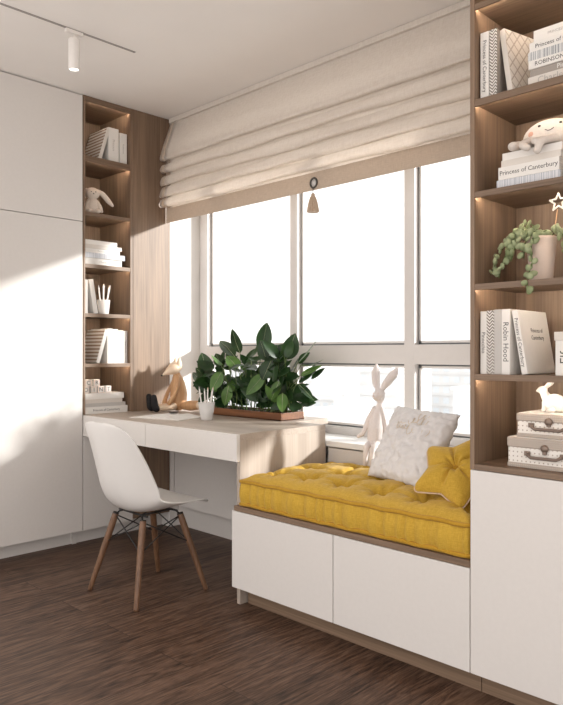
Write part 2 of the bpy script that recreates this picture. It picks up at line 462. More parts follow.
# sill and the white panelling below the window
b = MB(); b.box((.002, -.045, .668), (WX1 - .02, FY0 + .004, .698), .004); struct('trim_1', b, M['sill'])
b = MB()
b.box((.003, -.03, .152), (.045, -.012, .66)); b.box((.047, -.026, .152), (.259, -.010, .66), .001)
b.box((.262, -.03, .152), (1.355, -.012, .66), .0015); b.box((1.385, -.03, .152), (WX1 - .03, -.012, .66), .001)
pn = part('wall_panel', b, M['white'])
pn['label'] = 'white flat panelling under the window sill behind the desk knee space'; pn['category'] = 'panel'
b = MB(); b.box((-.08, .045, 0), (WX1 - .02, .058, .15)); b.box((-.0, -.012, .145), (WX1 - .02, .045, .152)); struct('baseboard_back', b, M['white'])

# ------------------------------------------------------------ outside
b = MB(); b.box((-900, .9, -46.0), (900, 1500, -45.5)); g_ = struct('ground', b, plain('city_ground_haze', (.62, .63, .64), .95, .1, .12, .02))
def building(x, y, w, d, h, tone, label, floors, bays):
    t = thing('building', label, 'building', (x, y, -45.5), (0, 0, R(random.uniform(-12, 12))))
    m = plain('facade_%d' % int(tone * 100), (tone, tone * .99, tone * .985), .9, .1, .04, .3)
    b = MB(); b.box((-w / 2, -d / 2, 0), (w / 2, d / 2, h)); b.box((-w / 2 - .4, -d / 2 - .4, h), (w / 2 + .4, d / 2 + .4, h + .7)); part('wall', b, m, t)
    b = MB(); b.box((-w * .2, -d * .2, h + .7), (w * .1, d * .2, h + 3.2)); part('roof_hut', b, m, t)
    dx = w / bays; dz = h / floors
    for i in range(bays):
        for j in range(max(0, floors - 7), floors):
            b = MB()
            cx = -w / 2 + dx * (i + .5); cz = dz * (j + .5)
            b.box((cx - dx * .28, -d / 2 - .06, cz - dz * .28), (cx + dx * .28, -d / 2 + .02, cz + dz * .28)); part('window', b, M['citywin'], t)
    b = MB()
    for j in range(max(1, floors - 14), floors): b.box((-w / 2, -d / 2 - .3, dz * j - .12), (w / 2, -d / 2 - .0, dz * j + .12))
    part('ledge', b, m, t)
M['citywin'] = plain('city_window_panes', (.58, .61, .64), .4)
blds = [(-62, 128, 15, 14, 39, .70, 'tall pale apartment block with window grid, seen low in the right-hand pane', 13, 5),
        (-92, 118, 26, 12, 33, .74, 'white slab block left of the tall gridded block in the lower right pane', 10, 8),
        (-150, 175, 48, 16, 31, .66, 'long grey slab block behind the tall cloth rabbit', 9, 14),
        (-138, 130, 22, 14, 25, .76, 'low white block between plant and cloth rabbit', 8, 7),
        (-205, 190, 40, 16, 28, .70, 'wide pale block far behind the leafy plant', 8, 12),
        (-112, 160, 14, 14, 41, .64, 'grey tower block rising behind the white slab block', 13, 4),
        (-178, 142, 26, 14, 21, .76, 'low pale block with flat roof just right of the leafy plant', 7, 8),
        (-90, 210, 70, 20, 43, .62, 'long distant block on the skyline of the right pane', 12, 18),
        (-255, 260, 80, 20, 36, .62, 'long hazy block on the skyline behind the leafy plant', 10, 20)]
for a in blds: building(*a)

# ------------------------------------------------------------ tall cabinet on the left
YE = -.664
cab = thing('tall_cabinet', 'floor-to-ceiling white handleless cabinet at the left edge', 'cabinet')
b = MB(); b.box((-.60, -2.45, .088), (-.021, YE - .002, H - .004)); part('carcass', b, M['white'], cab)
b = MB()
b.box((-.020, -2.10, .09), (0, YE - .003, 1.9365), .0012); part('lower_door', b, M['white'], cab)
b = MB(); b.box((-.020, -2.10, 1.9405), (0, YE - .003, H - .007), .0012); part('upper_door', b, M['white'], cab)
b = MB(); b.box((-.58, -2.45, 0), (-.088, YE - .03, .088)); b.box((-.60, YE - .03, 0), (-.075, YE - .002, .088)); part('plinth', b, M['white'], cab)

# ------------------------------------------------------------ open shelf column (left) and the cabinet under it
Y0, Y1 = -.660, -.315      # outer
T = .012
zs_left = [(2.305, 2.342), (1.982, 2.003), (1.667, 1.690), (1.370, 1.392), (1.066, 1.088)]
sh = thing('open_bookcase', 'narrow lit oak bookcase built in between white cabinet and desk', 'bookcase')
def wbox(a, c, m, name, par, bev=.001):
    b = MB(); b.box(a, c, bev); return part(name, b, m, par)
DEP = -.365; zb = .783
wbox((DEP, Y0, zb), (-.001, Y0 + T, H - .002), M['wood_v'], 'side_panel', sh)
wbox((DEP, Y1 - .020, zb), (0.0, Y1, H - .002), M['wood_v'], 'side_panel', sh)
wbox((DEP - .012, Y0, zb), (DEP, Y1, H - .002), M['wood_v'], 'back_panel', sh)
wbox((DEP, Y0 + T, 2.672), (-.001, Y1 - .02, H - .002), M['wood_y'], 'top_panel', sh)
b = MB(); b.box((-.006, Y0 + T, 2.664), (-.001, Y1 - .02, 2.672)); b.box((-.0085, Y0 + T, 2.664), (-.001, Y1 - .02, 2.665)); part('light_lip', b, M['wood_y'], sh)
for z0, z1 in zs_left:
    b = MB(); b.box((DEP, Y0 + T, z0 + .008), (-.002, Y1 - .02, z1), .001); b.box((-.006, Y0 + T, z0), (-.002, Y1 - .02, z0 + .01), .0005); b.box((-.0085, Y0 + T, z0), (-.002, Y1 - .02, z0 + .001)); part('shelf', b, M['wood_y'], sh)
def led(x0, y0, x1, y1, z, par):
    b = MB(); b.box((x0, y0, z - .0068), (x1, y1, z - .0004)); part('led_strip', b, M['led'], par, 'glowing warm white light strip')
for z in [2.672] + [a[0] for a in zs_left]:
    led(-.0082, Y0 + T + .002, -.0062, Y1 - .022, z + (.008 if z < 2.6 else 0), sh)
bc = thing('base_cabinet', 'white base cabinet under the open bookcase, beside the knee space', 'cabinet')
b = MB(); b.box((-.55, YE + .002, .088), (-.021, -.318, .650)); part('carcass', b, M['white'], bc)
b = MB(); b.box((-.020, YE + .002, .09), (-.0, -.318, .650), .001); part('door', b, M['white'], bc)
b = MB(); b.box((-.55, YE + .002, 0), (-.088, -.03, .088)); part('plinth', b, M['white'], bc)
b = MB(); b.box((-.020, -.3135, .10), (0, -.032, H - .002), .001)
fp = part('wood_panel', b, M['wood_v']); fp['label'] = 'tall vertical-grain oak panel between the lit bookcase and the window'; fp['category'] = 'panel'

# ------------------------------------------------------------ desk
desk = thing('desk', 'long built-in desk with oak top coloured as sunlit and white drawer fronts', 'desk')
ZD = .781; XP = 1.383
b = MB()
b.prism([(.001, -.6445), (XP, -.6445), (XP, -.05), (1.17, -.05), (1.17, .216), (.003, .216), (.003, -.03), (.001, -.032)], ZD - .030, ZD, 'z')
b.box((-.36, Y0 + .003, ZD - .03), (.001, Y1 - .02, ZD))
part('desktop', b, M['desk_x'], desk)
b = MB(); b.box((XP - .022, YE + .021, .0), (XP, -.05, ZD - .0305), .0005); part('end_panel', b, M['desk_v'], desk)
b = MB(); b.box((.003, YE + .025, .66), (XP - .024, -.10, ZD - .032)); part('drawer_box', b, M['white'], desk)
b = MB(); b.box((.002, YE - .001, .655), (.6515, YE + .019, ZD - .002), .0015); part('drawer', b, M['white'], desk)
b = MB(); b.box((.6545, YE - .001, .655), (XP - .0, YE + .019, ZD - .002), .0015); part('drawer', b, M['white'], desk)

# ------------------------------------------------------------ window bench
YBF = -.684; XT = 2.572
bench = thing('window_bench', 'low white storage bench with oak seat board under the window', 'bench')
b = MB(); b.box((XP + .003, -.66, .088), (XT - .004, -.035, .436)); part('carcass', b, M['white'], bench)
b = MB(); b.box((XP + .002, YBF + .001, .4385), (XT - .002, -.032, .461), .001); part('seat_board', b, M['wood_x'], bench)
b = MB(); b.box((1.372, YBF, .09), (1.9725, YBF + .02, .4365), .0015); part('door', b, M['white'], bench)
b = MB(); b.box((1.9765, YBF, .09), (XT - .002, YBF + .02, .4365), .0015); part('door', b, M['white'], bench)
b = MB(); b.box((XP + .012, -.605, 0), (XT - .002, -.585, .089)); part('plinth', b, M['wood_x'], bench)

# ------------------------------------------------------------ tall unit on the right
tu = thing('tall_bookcase', 'floor-to-ceiling lit oak bookcase with white door below, right edge', 'bookcase')
XE = 3.45
b = MB(); b.box((XT, YBF + .0, .768), (XT + .016, -.004, H - .002), .001); part('side_panel', b, M['wood_v'], tu)
wbox((XE - .016, YBF, .768), (XE, -.004, H - .002), M['wood_v'], 'side_panel', tu)
YD = -.385
wbox((XT + .016, YD, .79), (XE - .016, YD + .012, H - .002), M['wood_v'], 'back_panel', tu)
zs_r = [(2.288, 2.308), (1.968, 1.992), (1.667, 1.687), (1.362, 1.382), (1.064, 1.084)]
for z0, z1 in zs_r:
    b = MB(); b.box((XT + .016, YBF + .001, z0 + .008), (XE - .016, YD, z1), .001); b.box((XT + .016, YBF + .001, z0), (XE - .016, YBF + .005, z0 + .01), .0005); b.box((XT + .016, YBF + .001, z0), (XE - .016, YBF + .0075, z0 + .001)); part('shelf', b, M['wood_x'], tu)
wbox((XT + .016, YBF + .001, .768), (XE - .016, YD, .786), M['wood_x'], 'shelf', tu)
wbox((XT + .016, YBF + .001, 2.66), (XE - .016, YD, H - .002), M['wood_x'], 'top_panel', tu)
for z in [2.66] + [a[0] for a in zs_r]: led(XT + .018, YBF + .0052, XE - .018, YBF + .0072, z + (.008 if z < 2.6 else 0), tu)
b = MB(); b.box((XT + .001, -.66, .088), (XE, -.004, .7665)); part('carcass', b, M['white'], tu)
b = MB(); b.box((XT + .0015, YBF, .09), (XT + .60, YBF + .02, .7660), .0015); part('door', b, M['white'], tu)
b = MB(); b.box((XT + .603, YBF, .09), (XE, YBF + .02, .7660), .0015); part('door', b, M['white'], tu)
b = MB(); b.box((XT + .001, -.605, 0), (XE, -.585, .088)); part('plinth', b, M['wood_x'], tu)

# ------------------------------------------------------------ track rail and spot
b = MB(); b.box((.708, -3.2, H - .004), (.720, -.769, H - .0002)); tr_ = solo('track_rail', b, M['rail'], 'thin grey lighting track set flush in the white ceiling', 'track rail')
sp = thing('spotlight', 'small white cylinder spotlight hanging from the ceiling track', 'spotlight', (.714, -1.11, H))
b = MB(); b.box((-.010, -.045, -.022), (.010, .045, -.0045), .003); part('adapter', b, M['white_metal'], sp)
b = MB(); b.lathe([(0, -.055), (.005, -.055), (.005, -.02), (0, -.02)], seg=12); part('stem', b, M['white_metal'], sp)
b = MB(); b.lathe([(0, -.045), (.026, -.045), (.028, -.048), (.028, -.190), (.025, -.193), (.025, -.18), (0, -.18)], seg=32); part('lamp_body', b, M['white_metal'], sp)
b = MB(); b.lathe([(0, -.181), (.024, -.181), (.020, -.189), (0, -.192)], seg=24); part('lens', b, M['bulb'], sp)

# ------------------------------------------------------------ roman blind
bl = thing('roman_blind', 'beige linen roman blind gathered in folds above the window', 'blind', (0, 0, 0))
X0b, X1b = .006, 2.565
def prof():
    P = [(-.022, 2.690), (-.055, 2.60), (-.088, 2.51), (-.108, 2.44), (-.113, 2.418), (-.106, 2.409), (-.088, 2.410), (-.066, 2.424)]
    for k, zb_ in enumerate((2.327, 2.248, 2.172, 2.105)):
        P += [(-.066, zb_ + .072), (-.094, zb_ + .056), (-.112, zb_ + .024), (-.113, zb_ + .008), (-.104, zb_), (-.088, zb_ + .001), (-.064, zb_ + .014)]
    P += [(-.060, 2.108), (-.060, 2.095)]
    return P
pf = prof()
def dense(pf, n=3):
    q = []
    for i in range(len(pf) - 1):
        p0 = pf[max(i - 1, 0)]; p1 = pf[i]; p2 = pf[i + 1]; p3 = pf[min(i + 2, len(pf) - 1)]
        for k in range(n):
            t = k / n
            q.append(tuple(.5 * ((2 * p1[j]) + (p2[j] - p0[j]) * t + (2 * p0[j] - 5 * p1[j] + 4 * p2[j] - p3[j]) * t * t + (3 * p1[j] - p0[j] - 3 * p2[j] + p3[j]) * t ** 3) for j in (0, 1)))
    q.append(pf[-1]); return q
dp = dense(pf)
NX = 60
rowsA = []
for i, (y, z) in enumerate(dp):
    r_ = []
    for k in range(NX + 1):
        x = X0b + .045 + (X1b - X0b - .045) * k / NX
        w = max(0, min(1, (2.6 - z) / .3))
        r_.append((x, y + .0035 * w * math.sin(x * 7 + i * .13) * math.sin(i * .5), z + .004 * w * math.sin(x * 4.1 + i * .21) + .0025 * w * math.sin(x * 11 + i * .4)))
    rowsA.append(r_)
b = MB(); b.grid(rowsA)
o = part('blind_fabric', b, M['blind'], bl); baked(o, [('SOLIDIFY', dict(thickness=.0025, offset=0))])
b = MB(); b.grid([[(X0b + .046 - t * .046, p[1], p[2]) for t in (0, .5, 1)] for p in [r_[0] for r_ in rowsA]])
o = part('side_border', b, M['blind_band'], bl, 'darker beige border strip'); baked(o, [('SOLIDIFY', dict(thickness=.003, offset=0))])
b = MB(); b.box((X0b, -.0645, 2.008), (X1b, -.0585, 2.102), .002); part('hem_band', b, M['blind_band'], bl, 'darker beige flat hem band')
b = MB(); b.box((X0b + .01, -.05, 2.668), (X1b, -.012, 2.697), .002); part('head_rail', b, M['blind'], bl)
b = MB(); ring = [(1.318 + .0225 * math.cos(a), -.0685, 2.045 + .0255 * math.sin(a)) for a in [2 * PI * i / 28 for i in range(28)]]
b.tube(ring, .0052, 8, closed=True); part('grommet', b, M['cord'], bl, 'dark round grommet ring')
b = MB(); b.lathe([(0, 0), (.019, 0), (.019, .002), (0, .002)], (1.318, -.0655, 2.045), 24, (PI / 2, 0, 0)); part('grommet_daylight', b, M['ceramic'], bl, 'white disc for daylight seen through the ring')  # white disc added for the daylight glowing through the ring hole
b = MB(); b.tube([(1.318, -.072, 2.022), (1.318, -.074, 2.0), (1.318, -.074, 1.985)], .0022, 6); part('cord', b, M['cord'], bl)
b = MB()
tp = []
for rr_, zz in [(0, 1.992), (.006, 1.990), (.010, 1.984), (.009, 1.978), (.015, 1.968), (.022, 1.945), (.027, 1.92), (.031, 1.893), (.026, 1.889), (0, 1.890)]: tp.append((rr_, zz))
t_ = bmesh.new(); rgs = []
for r_, z in tp:
    n = 32; rgs.append([t_.verts.new((1.318 + max(r_, .0005) * (1 + (.08 if i % 2 else -.06)) * math.cos(2 * PI * i / n), -.074 + max(r_, .0005) * (1 + (.08 if i % 2 else -.06)) * math.sin(2 * PI * i / n), z)) for i in range(n)])
for A, B in zip(rgs, rgs[1:]):
    for i in range(32): t_.faces.new((A[i], A[(i + 1) % 32], B[(i + 1) % 32], B[i]))
b.merge(t_); part('tassel', b, M['tassel'], bl, 'tan thread tassel')

# ------------------------------------------------------------ chair
ch = thing('desk_chair', 'white moulded shell chair on splayed walnut legs at the desk', 'chair', (.92, -.83, 0))
# centre line: (y, z, halfwidth, raise)
sect = [(.232, .418, .170, .000), (.225, .430, .185, .001), (.195, .434, .204, .008), (.13, .425, .218, .022), (.05, .413, .226, .036), (-.03, .404, .229, .054),
        (-.10, .404, .230, .072), (-.150, .422, .230, .088), (-.186, .468, .229, .096), (-.206, .520, .226, .096), (-.219, .580, .222, .086), (-.231, .640, .217, .072),
        (-.243, .700, .209, .056), (-.254, .755, .197, .040), (-.262, .795, .178, .026), (-.266, .818, .150, .015), (-.267, .829, .110, .008), (-.267, .832, .05, .003)]
rows_ = []
NS = 24
for i, (y, z, w, rz) in enumerate(sect):
    a = sect[max(i - 1, 0)]; c = sect[min(i + 1, len(sect) - 1)]
    dy, dz = c[0] - a[0], c[1] - a[1]; L_ = math.hypot(dy, dz) or 1
    ny, nz = dz / L_, -dy / L_     # towards the sitter
    if ny * 1 + nz * 1 < 0: ny, nz = -ny, -nz
    r_ = []
    for k in range(NS + 1):
        s_ = -1 + 2 * k / NS
        q = abs(s_) ** 2.6 * rz * 1.1
        r_.append((s_ * w, y + ny * q, z + nz * q))
    rows_.append(r_)
b = MB(); b.grid(rows_)
o = part('seat_shell', b, M['shell'], ch)
baked(o, [('SUBSURF', dict(levels=2)), ('SOLIDIFY', dict(thickness=.0075, offset=0))])
tops = {}
for sx in (-1, 1):
    for sy in (-1, 1):
        t0 = Vector((sx * .115, sy * .105, .378)); f0 = Vector((sx * .200, sy * .200, .002))
        b = MB(); pts = [f0.lerp(t0, t) for t in (0, .02, .3, .6, .85, .97, 1)]
        b.tube(pts, [.0105, .0115, .0140, .0160, .0165, .0155, .0140], 16); lg = part('leg', b, M['leg'], ch)
        b = MB(); b.tube([f0.lerp(t0, .955), f0.lerp(t0, 1.0)], .0150, 12)
        p = f0.lerp(t0, .97); b.tube([p, p + Vector((-sx * .022, -sy * .01, .020)), Vector((sx * .075, sy * .08, .392))], .0045, 8)
        part('leg_bracket', b, M['black'], lg, 'black metal bracket')
        tops[(sx, sy)] = (f0, t0)
b = MB()
def at(k, t): return tops[k][0].lerp(tops[k][1], t)
for p, q in (((-1, -1), (1, -1)), ((1, -1), (1, 1)), ((1, 1), (-1, 1)), ((-1, 1), (-1, -1))):
    b.tube([at(p, .62), at(q, .97)], .0032, 6); b.tube([at(q, .62), at(p, .97)], .0032, 6)
b.tube([(-.12, -.085, .390), (.12, -.085, .390)], .005, 8); b.tube([(-.12, .085, .392), (.12, .085, .392)], .005, 8)
b.tube([(-.07, -.085, .390), (-.07, .085, .392)], .005, 8); b.tube([(.07, -.085, .390), (.07, .085, .392)], .005, 8)
part('cross_brace', b, M['black'], ch, 'thin black wire bracing')

# ------------------------------------------------------------ seat cushion (tufted)
CX0, CX1, CY0, CY1, CZ0, CZ1 = 1.412, 2.560, -.666, -.052, .462, .574
sc_ = thing('seat_cushion', 'long mustard yellow tufted mattress cushion on the window bench', 'cushion', (0, 0, 0))
tufts = []
for j in range(3):
    for i in range(6):
        tx = CX0 + .11 + i * .195 + (.05 if j % 2 else 0); ty = CY0 + .125 + j * .18
        if tx < CX1 - .05: tufts.append((tx, ty))
def top_z(x, y):
    ex = min(x - CX0, CX1 - x); ey = min(y - CY0, CY1 - y); ed = max(0, min(ex, ey))
    z = CZ1 + .054 * (1 - math.exp(-ed / .045))
    dmin = 9; cr = 0
    ds = sorted((math.hypot(x - a, y - c_), a, c_) for a, c_ in tufts)[:6]
    z -= .046 * math.exp(-(ds[0][0] / .030) ** 2) + .020 * math.exp(-(ds[0][0] / .070) ** 2)
    # creases between neighbouring tufts
    for k1 in range(len(ds)):
        for k2 in range(k1 + 1, len(ds)):
            a = Vector(ds[k1][1:]); c_ = Vector(ds[k2][1:]); L2 = (c_ - a).length
            if L2 > .225: continue
            u = (Vector((x, y)) - a).dot(c_ - a) / L2 / L2
            if 0 <= u <= 1:
                d = abs((c_ - a).normalized().cross(Vector((x, y)) - a)) if False else abs(((c_ - a).x * (y - a.y) - (c_ - a).y * (x - a.x)) / L2)
                cr = max(cr, .019 * math.exp(-(d / .0125) ** 2) * (.75 + .25 * math.cos(2 * PI * u)))
    d0, a0, c0 = ds[0]; an = math.atan2(y - c0, x - a0)
    z += .0065 * math.cos(7 * an + a0 * 40) * math.exp(-((d0 - .045) / .032) ** 2)
    # gathers to the edges
    wr = .0030 * math.sin(x * 71 + 6 * math.sin(y * 9)) * math.exp(-ey / .05) + .0022 * math.sin(y * 80) * math.exp(-ex / .05)
    return z - cr + wr + .004 * math.sin(x * 9 + 1) * math.sin(y * 13)
NXc, NYc = 170, 90
rowsT = [[(CX0 + (CX1 - CX0) * i / NXc, CY0 + (CY1 - CY0) * j / NYc, 0) for i in range(NXc + 1)] for j in range(NYc + 1)]
def outw(x, y):  # boundary
    pass
b = MB()
rowsT = [[(p[0], p[1], top_z(p[0], p[1])) for p in r_] for r_ in rowsT]
b.grid(rowsT)
# sides: loop around with a bulge and vertical gathers
def loop(zf, off):
    L = []; n1, n2 = 120, 60; rc = .02
    for i in range(n1): x = CX0 + (CX1 - CX0) * i / n1; L.append((x, CY0, 0, -1))
    for i in range(n2): y = CY0 + (CY1 - CY0) * i / n2; L.append((CX1, y, 1, 0))
    for i in range(n1): x = CX1 - (CX1 - CX0) * i / n1; L.append((x, CY1, 0, 1))
    for i in range(n2): y = CY1 - (CY1 - CY0) * i / n2; L.append((CX0, y, -1, 0))
    out = []
    for x, y, nx, ny in L:
        w = .0062 * math.sin((x + y) * 95 + 3 * math.sin((x - y) * 17)) + .0022 * math.sin((x - y) * 190)
        o_ = off + (w if off > .001 else 0); o_ = min(o_, .006)if nx else o_
        out.append((x + nx * o_ * (.3 if nx else 1), y + ny * o_, zf))
    return out
rs = []
for t in [i / 10 for i in range(11)]:
    rs.append(loop(CZ0 + (CZ1 - CZ0) * t, .013 * math.sin(PI * t)))
b.grid(rs, closeu=True)
b.grid([[(CX0, CY0, CZ0), (CX1, CY0, CZ0)], [(CX0, CY1, CZ0), (CX1, CY1, CZ0)]])
part('cushion_body', b, M['mustard'], sc_)
for zz in (CZ1, CZ0 + .010):
    b = MB(); pts = []
    def seg_(x0, y0, x1, y1, n):
        for i in range(n):
            t = i / n; pts.append((x0 + (x1 - x0) * t, y0 + (y1 - y0) * t, zz + .0018 * math.sin((x0 + (x1 - x0) * t + y0 + (y1 - y0) * t) * 40)))
    a = .004
    seg_(CX0 + a, CY0 - a, CX1 - a, CY0 - a, 120); seg_(CX1, CY0, CX1, CY1, 40); seg_(CX1 - a, CY1, CX0 + a, CY1, 60); seg_(CX0 + .002, CY1, CX0 + .002, CY0, 40)
    b.tube(pts, .0088, 8, closed=True); part('piping', b, M['mustard_dark'], sc_)
for tx, ty in tufts:
    b = MB(); b.ell((tx, ty, top_z(tx, ty) + .004), (.011, .011, .006), seg=12, ring=8); part('tuft_button', b, M['mustard_dark'], sc_)

# ------------------------------------------------------------ pillows
def pillow_mesh(W, Hh, th, n=28, pinch=.06, wr=.003, seed=0):
    rnd = random.Random(seed); ph = [rnd.uniform(0, 6) for _ in range(6)]
    b = MB()
    for sgn in (-1, 1):
        rw = []
        for j in range(n + 1):
            r_ = []
            for i in range(n + 1):
                u = -1 + 2 * i / n; v = -1 + 2 * j / n
                px = u * W / 2 * (1 - pinch * (1 - v * v)*abs(u)**3 ); pz = v * Hh / 2 * (1 - pinch * (1 - u * u)*abs(v)**3)
                t = th / 2 * (max(0, 1 - u ** 2) * max(0, 1 - v ** 2)) ** .42
                t += wr * math.sin(u * 7 + ph[0] + 3 * v) * math.sin(v * 6 + ph[1]) * (1 - u * u) * (1 - v * v) * 2
                r_.append((px, sgn * t, pz))
            rw.append(r_)
        b.grid(rw)
    bmesh.ops.remove_doubles(b.bm, verts=b.bm.verts, dist=.0004)
    return b
def frame_from(c00, c10, c01):
    """origin bottom-left, x axis towards bottom-right, z towards top-left; returns matrix, w, h"""
    a, c, d = Vector(c00), Vector(c10), Vector(c01)
    x = (c - a); z = (d - a); W = x.length; Hh = z.length; x.normalize(); y = z.cross(x); y.normalize(); z = x.cross(y)
    m = Matrix((x, y, z)).transposed().to_4x4(); return m, W, Hh
m, W_, H_ = frame_from((1.812, -.425, .614), (2.135, -.50, .604), (1.888, -.272, .902))
wp = thing('white_pillow', 'fluffy white square pillow with pale gold embroidery leaning on the window', 'pillow', (0, 0, 0))
cen = Vector((1.905, -.350, .620)) + m.to_3x3() @ Vector((W_ / 2, 0, H_ / 2))
wp.location = cen; wp.rotation_euler = m.to_euler()
b = pillow_mesh(.372, .345, .125, 64, .05, .005, 3)
rr = random.Random(5)
from mathutils import noise as _nz
for v in b.bm.verts: v.co += Vector((_nz.noise(v.co * 55) * .006, _nz.noise(v.co * 48 + Vector((3, 1, 7))) * .009, _nz.noise(v.co * 60 + Vector((9, 2, 4))) * .006))
part('pillow_body', b, M['fluff'], wp)
def tcurve(pts, r, mb): mb.tube(pts, r, 6)
b = MB()
def squig(x0, z0, L, amp, n, r=.0011):
    P = []
    for i in range(n * 12 + 1):
        t = i / (n * 12); th = 2 * PI * n * t
        x = x0 + L * t - amp * .55 * math.sin(th); z = z0 + amp * math.cos(th) * (1 + .35 * math.sin(th * .37 + 1))
        uu = x / .1675; vv = z / .165
        y = -(.115 / 2) * (max(0, 1 - uu ** 2) * max(0, 1 - vv ** 2)) ** .42 - .0065
        P.append((x, y, z))
    b.tube(P, r, 5)
squig(-.02, .095, .10, .014, 4); squig(-.075, .060, .07, .008, 4); squig(.0, .052, .11, .018, 4); squig(.02, .12, .05, .012, 2)
squig(-.085, .078, .05, .004, 2)
part('embroidery', b, M['gold'], wp, 'thin pale gold looping embroidery')

# star cushion
st = thing('star_cushion', 'mustard yellow star-shaped cushion with a centre button', 'cushion')
zc = Vector((2.392, -.460, .712))
nrm = Vector((.10, -.66, .74)).normalized()
xx = Vector((1, .12, 0)); xx = (xx - nrm * xx.dot(nrm)).normalized(); zz_ = xx.cross(-nrm)
m = Matrix((xx, -nrm, zz_)).transposed().to_4x4(); st.location = zc; st.rotation_euler = m.to_euler()
def star_r(a, Ro=.185, Ri=.112):
    k = ((a - R(76)) / R(72)) % 1.0; k = abs(k - round(k)) * 2   # 0 at tip, 1 at valley
    # straight-edged star outline, tips slightly rounded
    th = k * R(36); A_ = R(36); r_ = Ro * Ri * math.sin(A_) / (Ri * math.sin(A_ - th) + Ro * math.sin(th))
    r_ *= 1 - .07 * math.exp(-(k / .07) ** 2); return r_
for nm, sgn in (('front', -1),):
    b = MB(); NA, NR = 120, 22
    for s_ in (-1, 1):
        rw = []
        for j in range(NR + 1):
            rr_ = j / NR; r_ = []
            for i in range(NA):
                a = 2 * PI * i / NA; ra = star_r(a) * rr_
                k = ((a - R(76)) / R(72)) % 1.0; k = abs(k - round(k)) * 2
                t = .052 * (max(0, 1 - rr_ ** 2.4)) ** .55
                t *= 1 - .72 * math.exp(-(rr_ / .17) ** 2)
                t -= .016 * math.exp(-((1 - k) / .18) ** 2) * math.sin(PI * min(1, rr_ * 1.1)) if rr_ < .92 else 0
                t = max(t, .0005)
                r_.append((ra * math.cos(a), s_ * t, ra * math.sin(a)))
            rw.append(r_)
        b.grid(rw, closeu=True)
    bmesh.ops.remove_doubles(b.bm, verts=b.bm.verts, dist=.0006)
    o = part('cushion_body', b, M['mustard'], st)
b = MB(); b.tube([(star_r(2 * PI * i / 120) * math.cos(2 * PI * i / 120) * 1.012, 0.004, star_r(2 * PI * i / 120) * math.sin(2 * PI * i / 120) * 1.012) for i in range(120)], .0032, 6, closed=True)
part('piping', b, M['piping'], st, 'pale seam piping')
b = MB(); b.ell((0, -.0165, 0), (.013, .007, .013), seg=16, ring=10); part('button', b, M['mustard_dark'], st)

# pale pillow behind the star
pp = thing('pale_pillow', 'pale plain pillow tucked behind the yellow star cushion', 'pillow', (2.44, -.235, .772), (R(-18), 0, R(-30)))
b = pillow_mesh(.24, .27, .10, 24, .08, .003, 9); part('pillow_body', b, M['palepillow'], pp)

# ------------------------------------------------------------ tall cloth rabbit sitting on the sill
rb = thing('cloth_rabbit', 'slim pale cloth rabbit with long upright ears sitting on the sill', 'toy rabbit', (1.742, -.055, .698))
b = MB()
b.limb([(0, -.035, .045), (0, -.03, .095), (.003, -.022, .150), (.005, -.014, .195), (.005, -.010, .222)], [.044, .043, .031, .019, .0135], 18)
b.limb([(.005, -.010, .220), (.004, -.020, .250), (.000, -.042, .247)], [.0145, .031, .016], 16)
b.ell((.003, -.014, .262), (.026, .028, .024))
b.limb([(-.010, -.012, .278), (-.024, -.006, .315), (-.030, 0, .36), (-.028, .003, .395)], [.010, .020, .021, .008], 12)
b.limb([(.012, -.010, .278), (.040, -.004, .315), (.070, .004, .352), (.090, .008, .380)], [.010, .020, .021, .008], 12)
b.limb([(-.018, -.030, .188), (-.043, -.045, .13), (-.060, -.06, .070), (-.088, -.062, .052)], [.012, .012, .011, .010], 12)
b.limb([(.020, -.020, .188), (.040, -.020, .125), (.050, -.025, .065)], [.012, .012, .010], 12)
b.limb([(-.015, -.055, .022), (-.014, -.090, .012), (-.013, -.103, -.035), (-.018, -.101, -.072)], [.018, .015, .012, .010], 12)
b.limb([(.022, -.055, .022), (.022, -.085, .012), (.022, -.101, -.035), (.018, -.100, -.070)], [.018, .015, .012, .010], 12)
b.limb([(-.018, -.101, -.0), (-.024, -.104, -.075), (-.034, -.120, -.078)], [.010, .012, .009], 12) if False else None
fused('body', b, M['rabbit'], rb, .0028, 3)
b = MB()
b.ell((-.012, -.043, .262), (.0028,) * 3, seg=8, ring=6); b.ell((.014, -.041, .262), (.0028,) * 3, seg=8, ring=6); b.ell((0, -.0585, .250), (.0035, .003, .0025), seg=8, ring=6)
part('face_features', b, M['cheek'], rb, 'tiny stitched eyes and nose')

# ------------------------------------------------------------ wooden fox on the desk
fx = thing('wooden_fox', 'wooden fox figure with pointed snout and black boots sitting on the desk', 'toy fox', (.160, -.105, ZD), (0, 0, R(-16)))
fx.scale = (1.08,) * 3
b = MB(); b.limb([(0, .02, .050), (0, .022, .10), (0, .018, .16), (0, .010, .215)], [.049, .052, .042, .022], 24); fused('body', b, M['toywood'], fx, .003, 6)
b = MB()
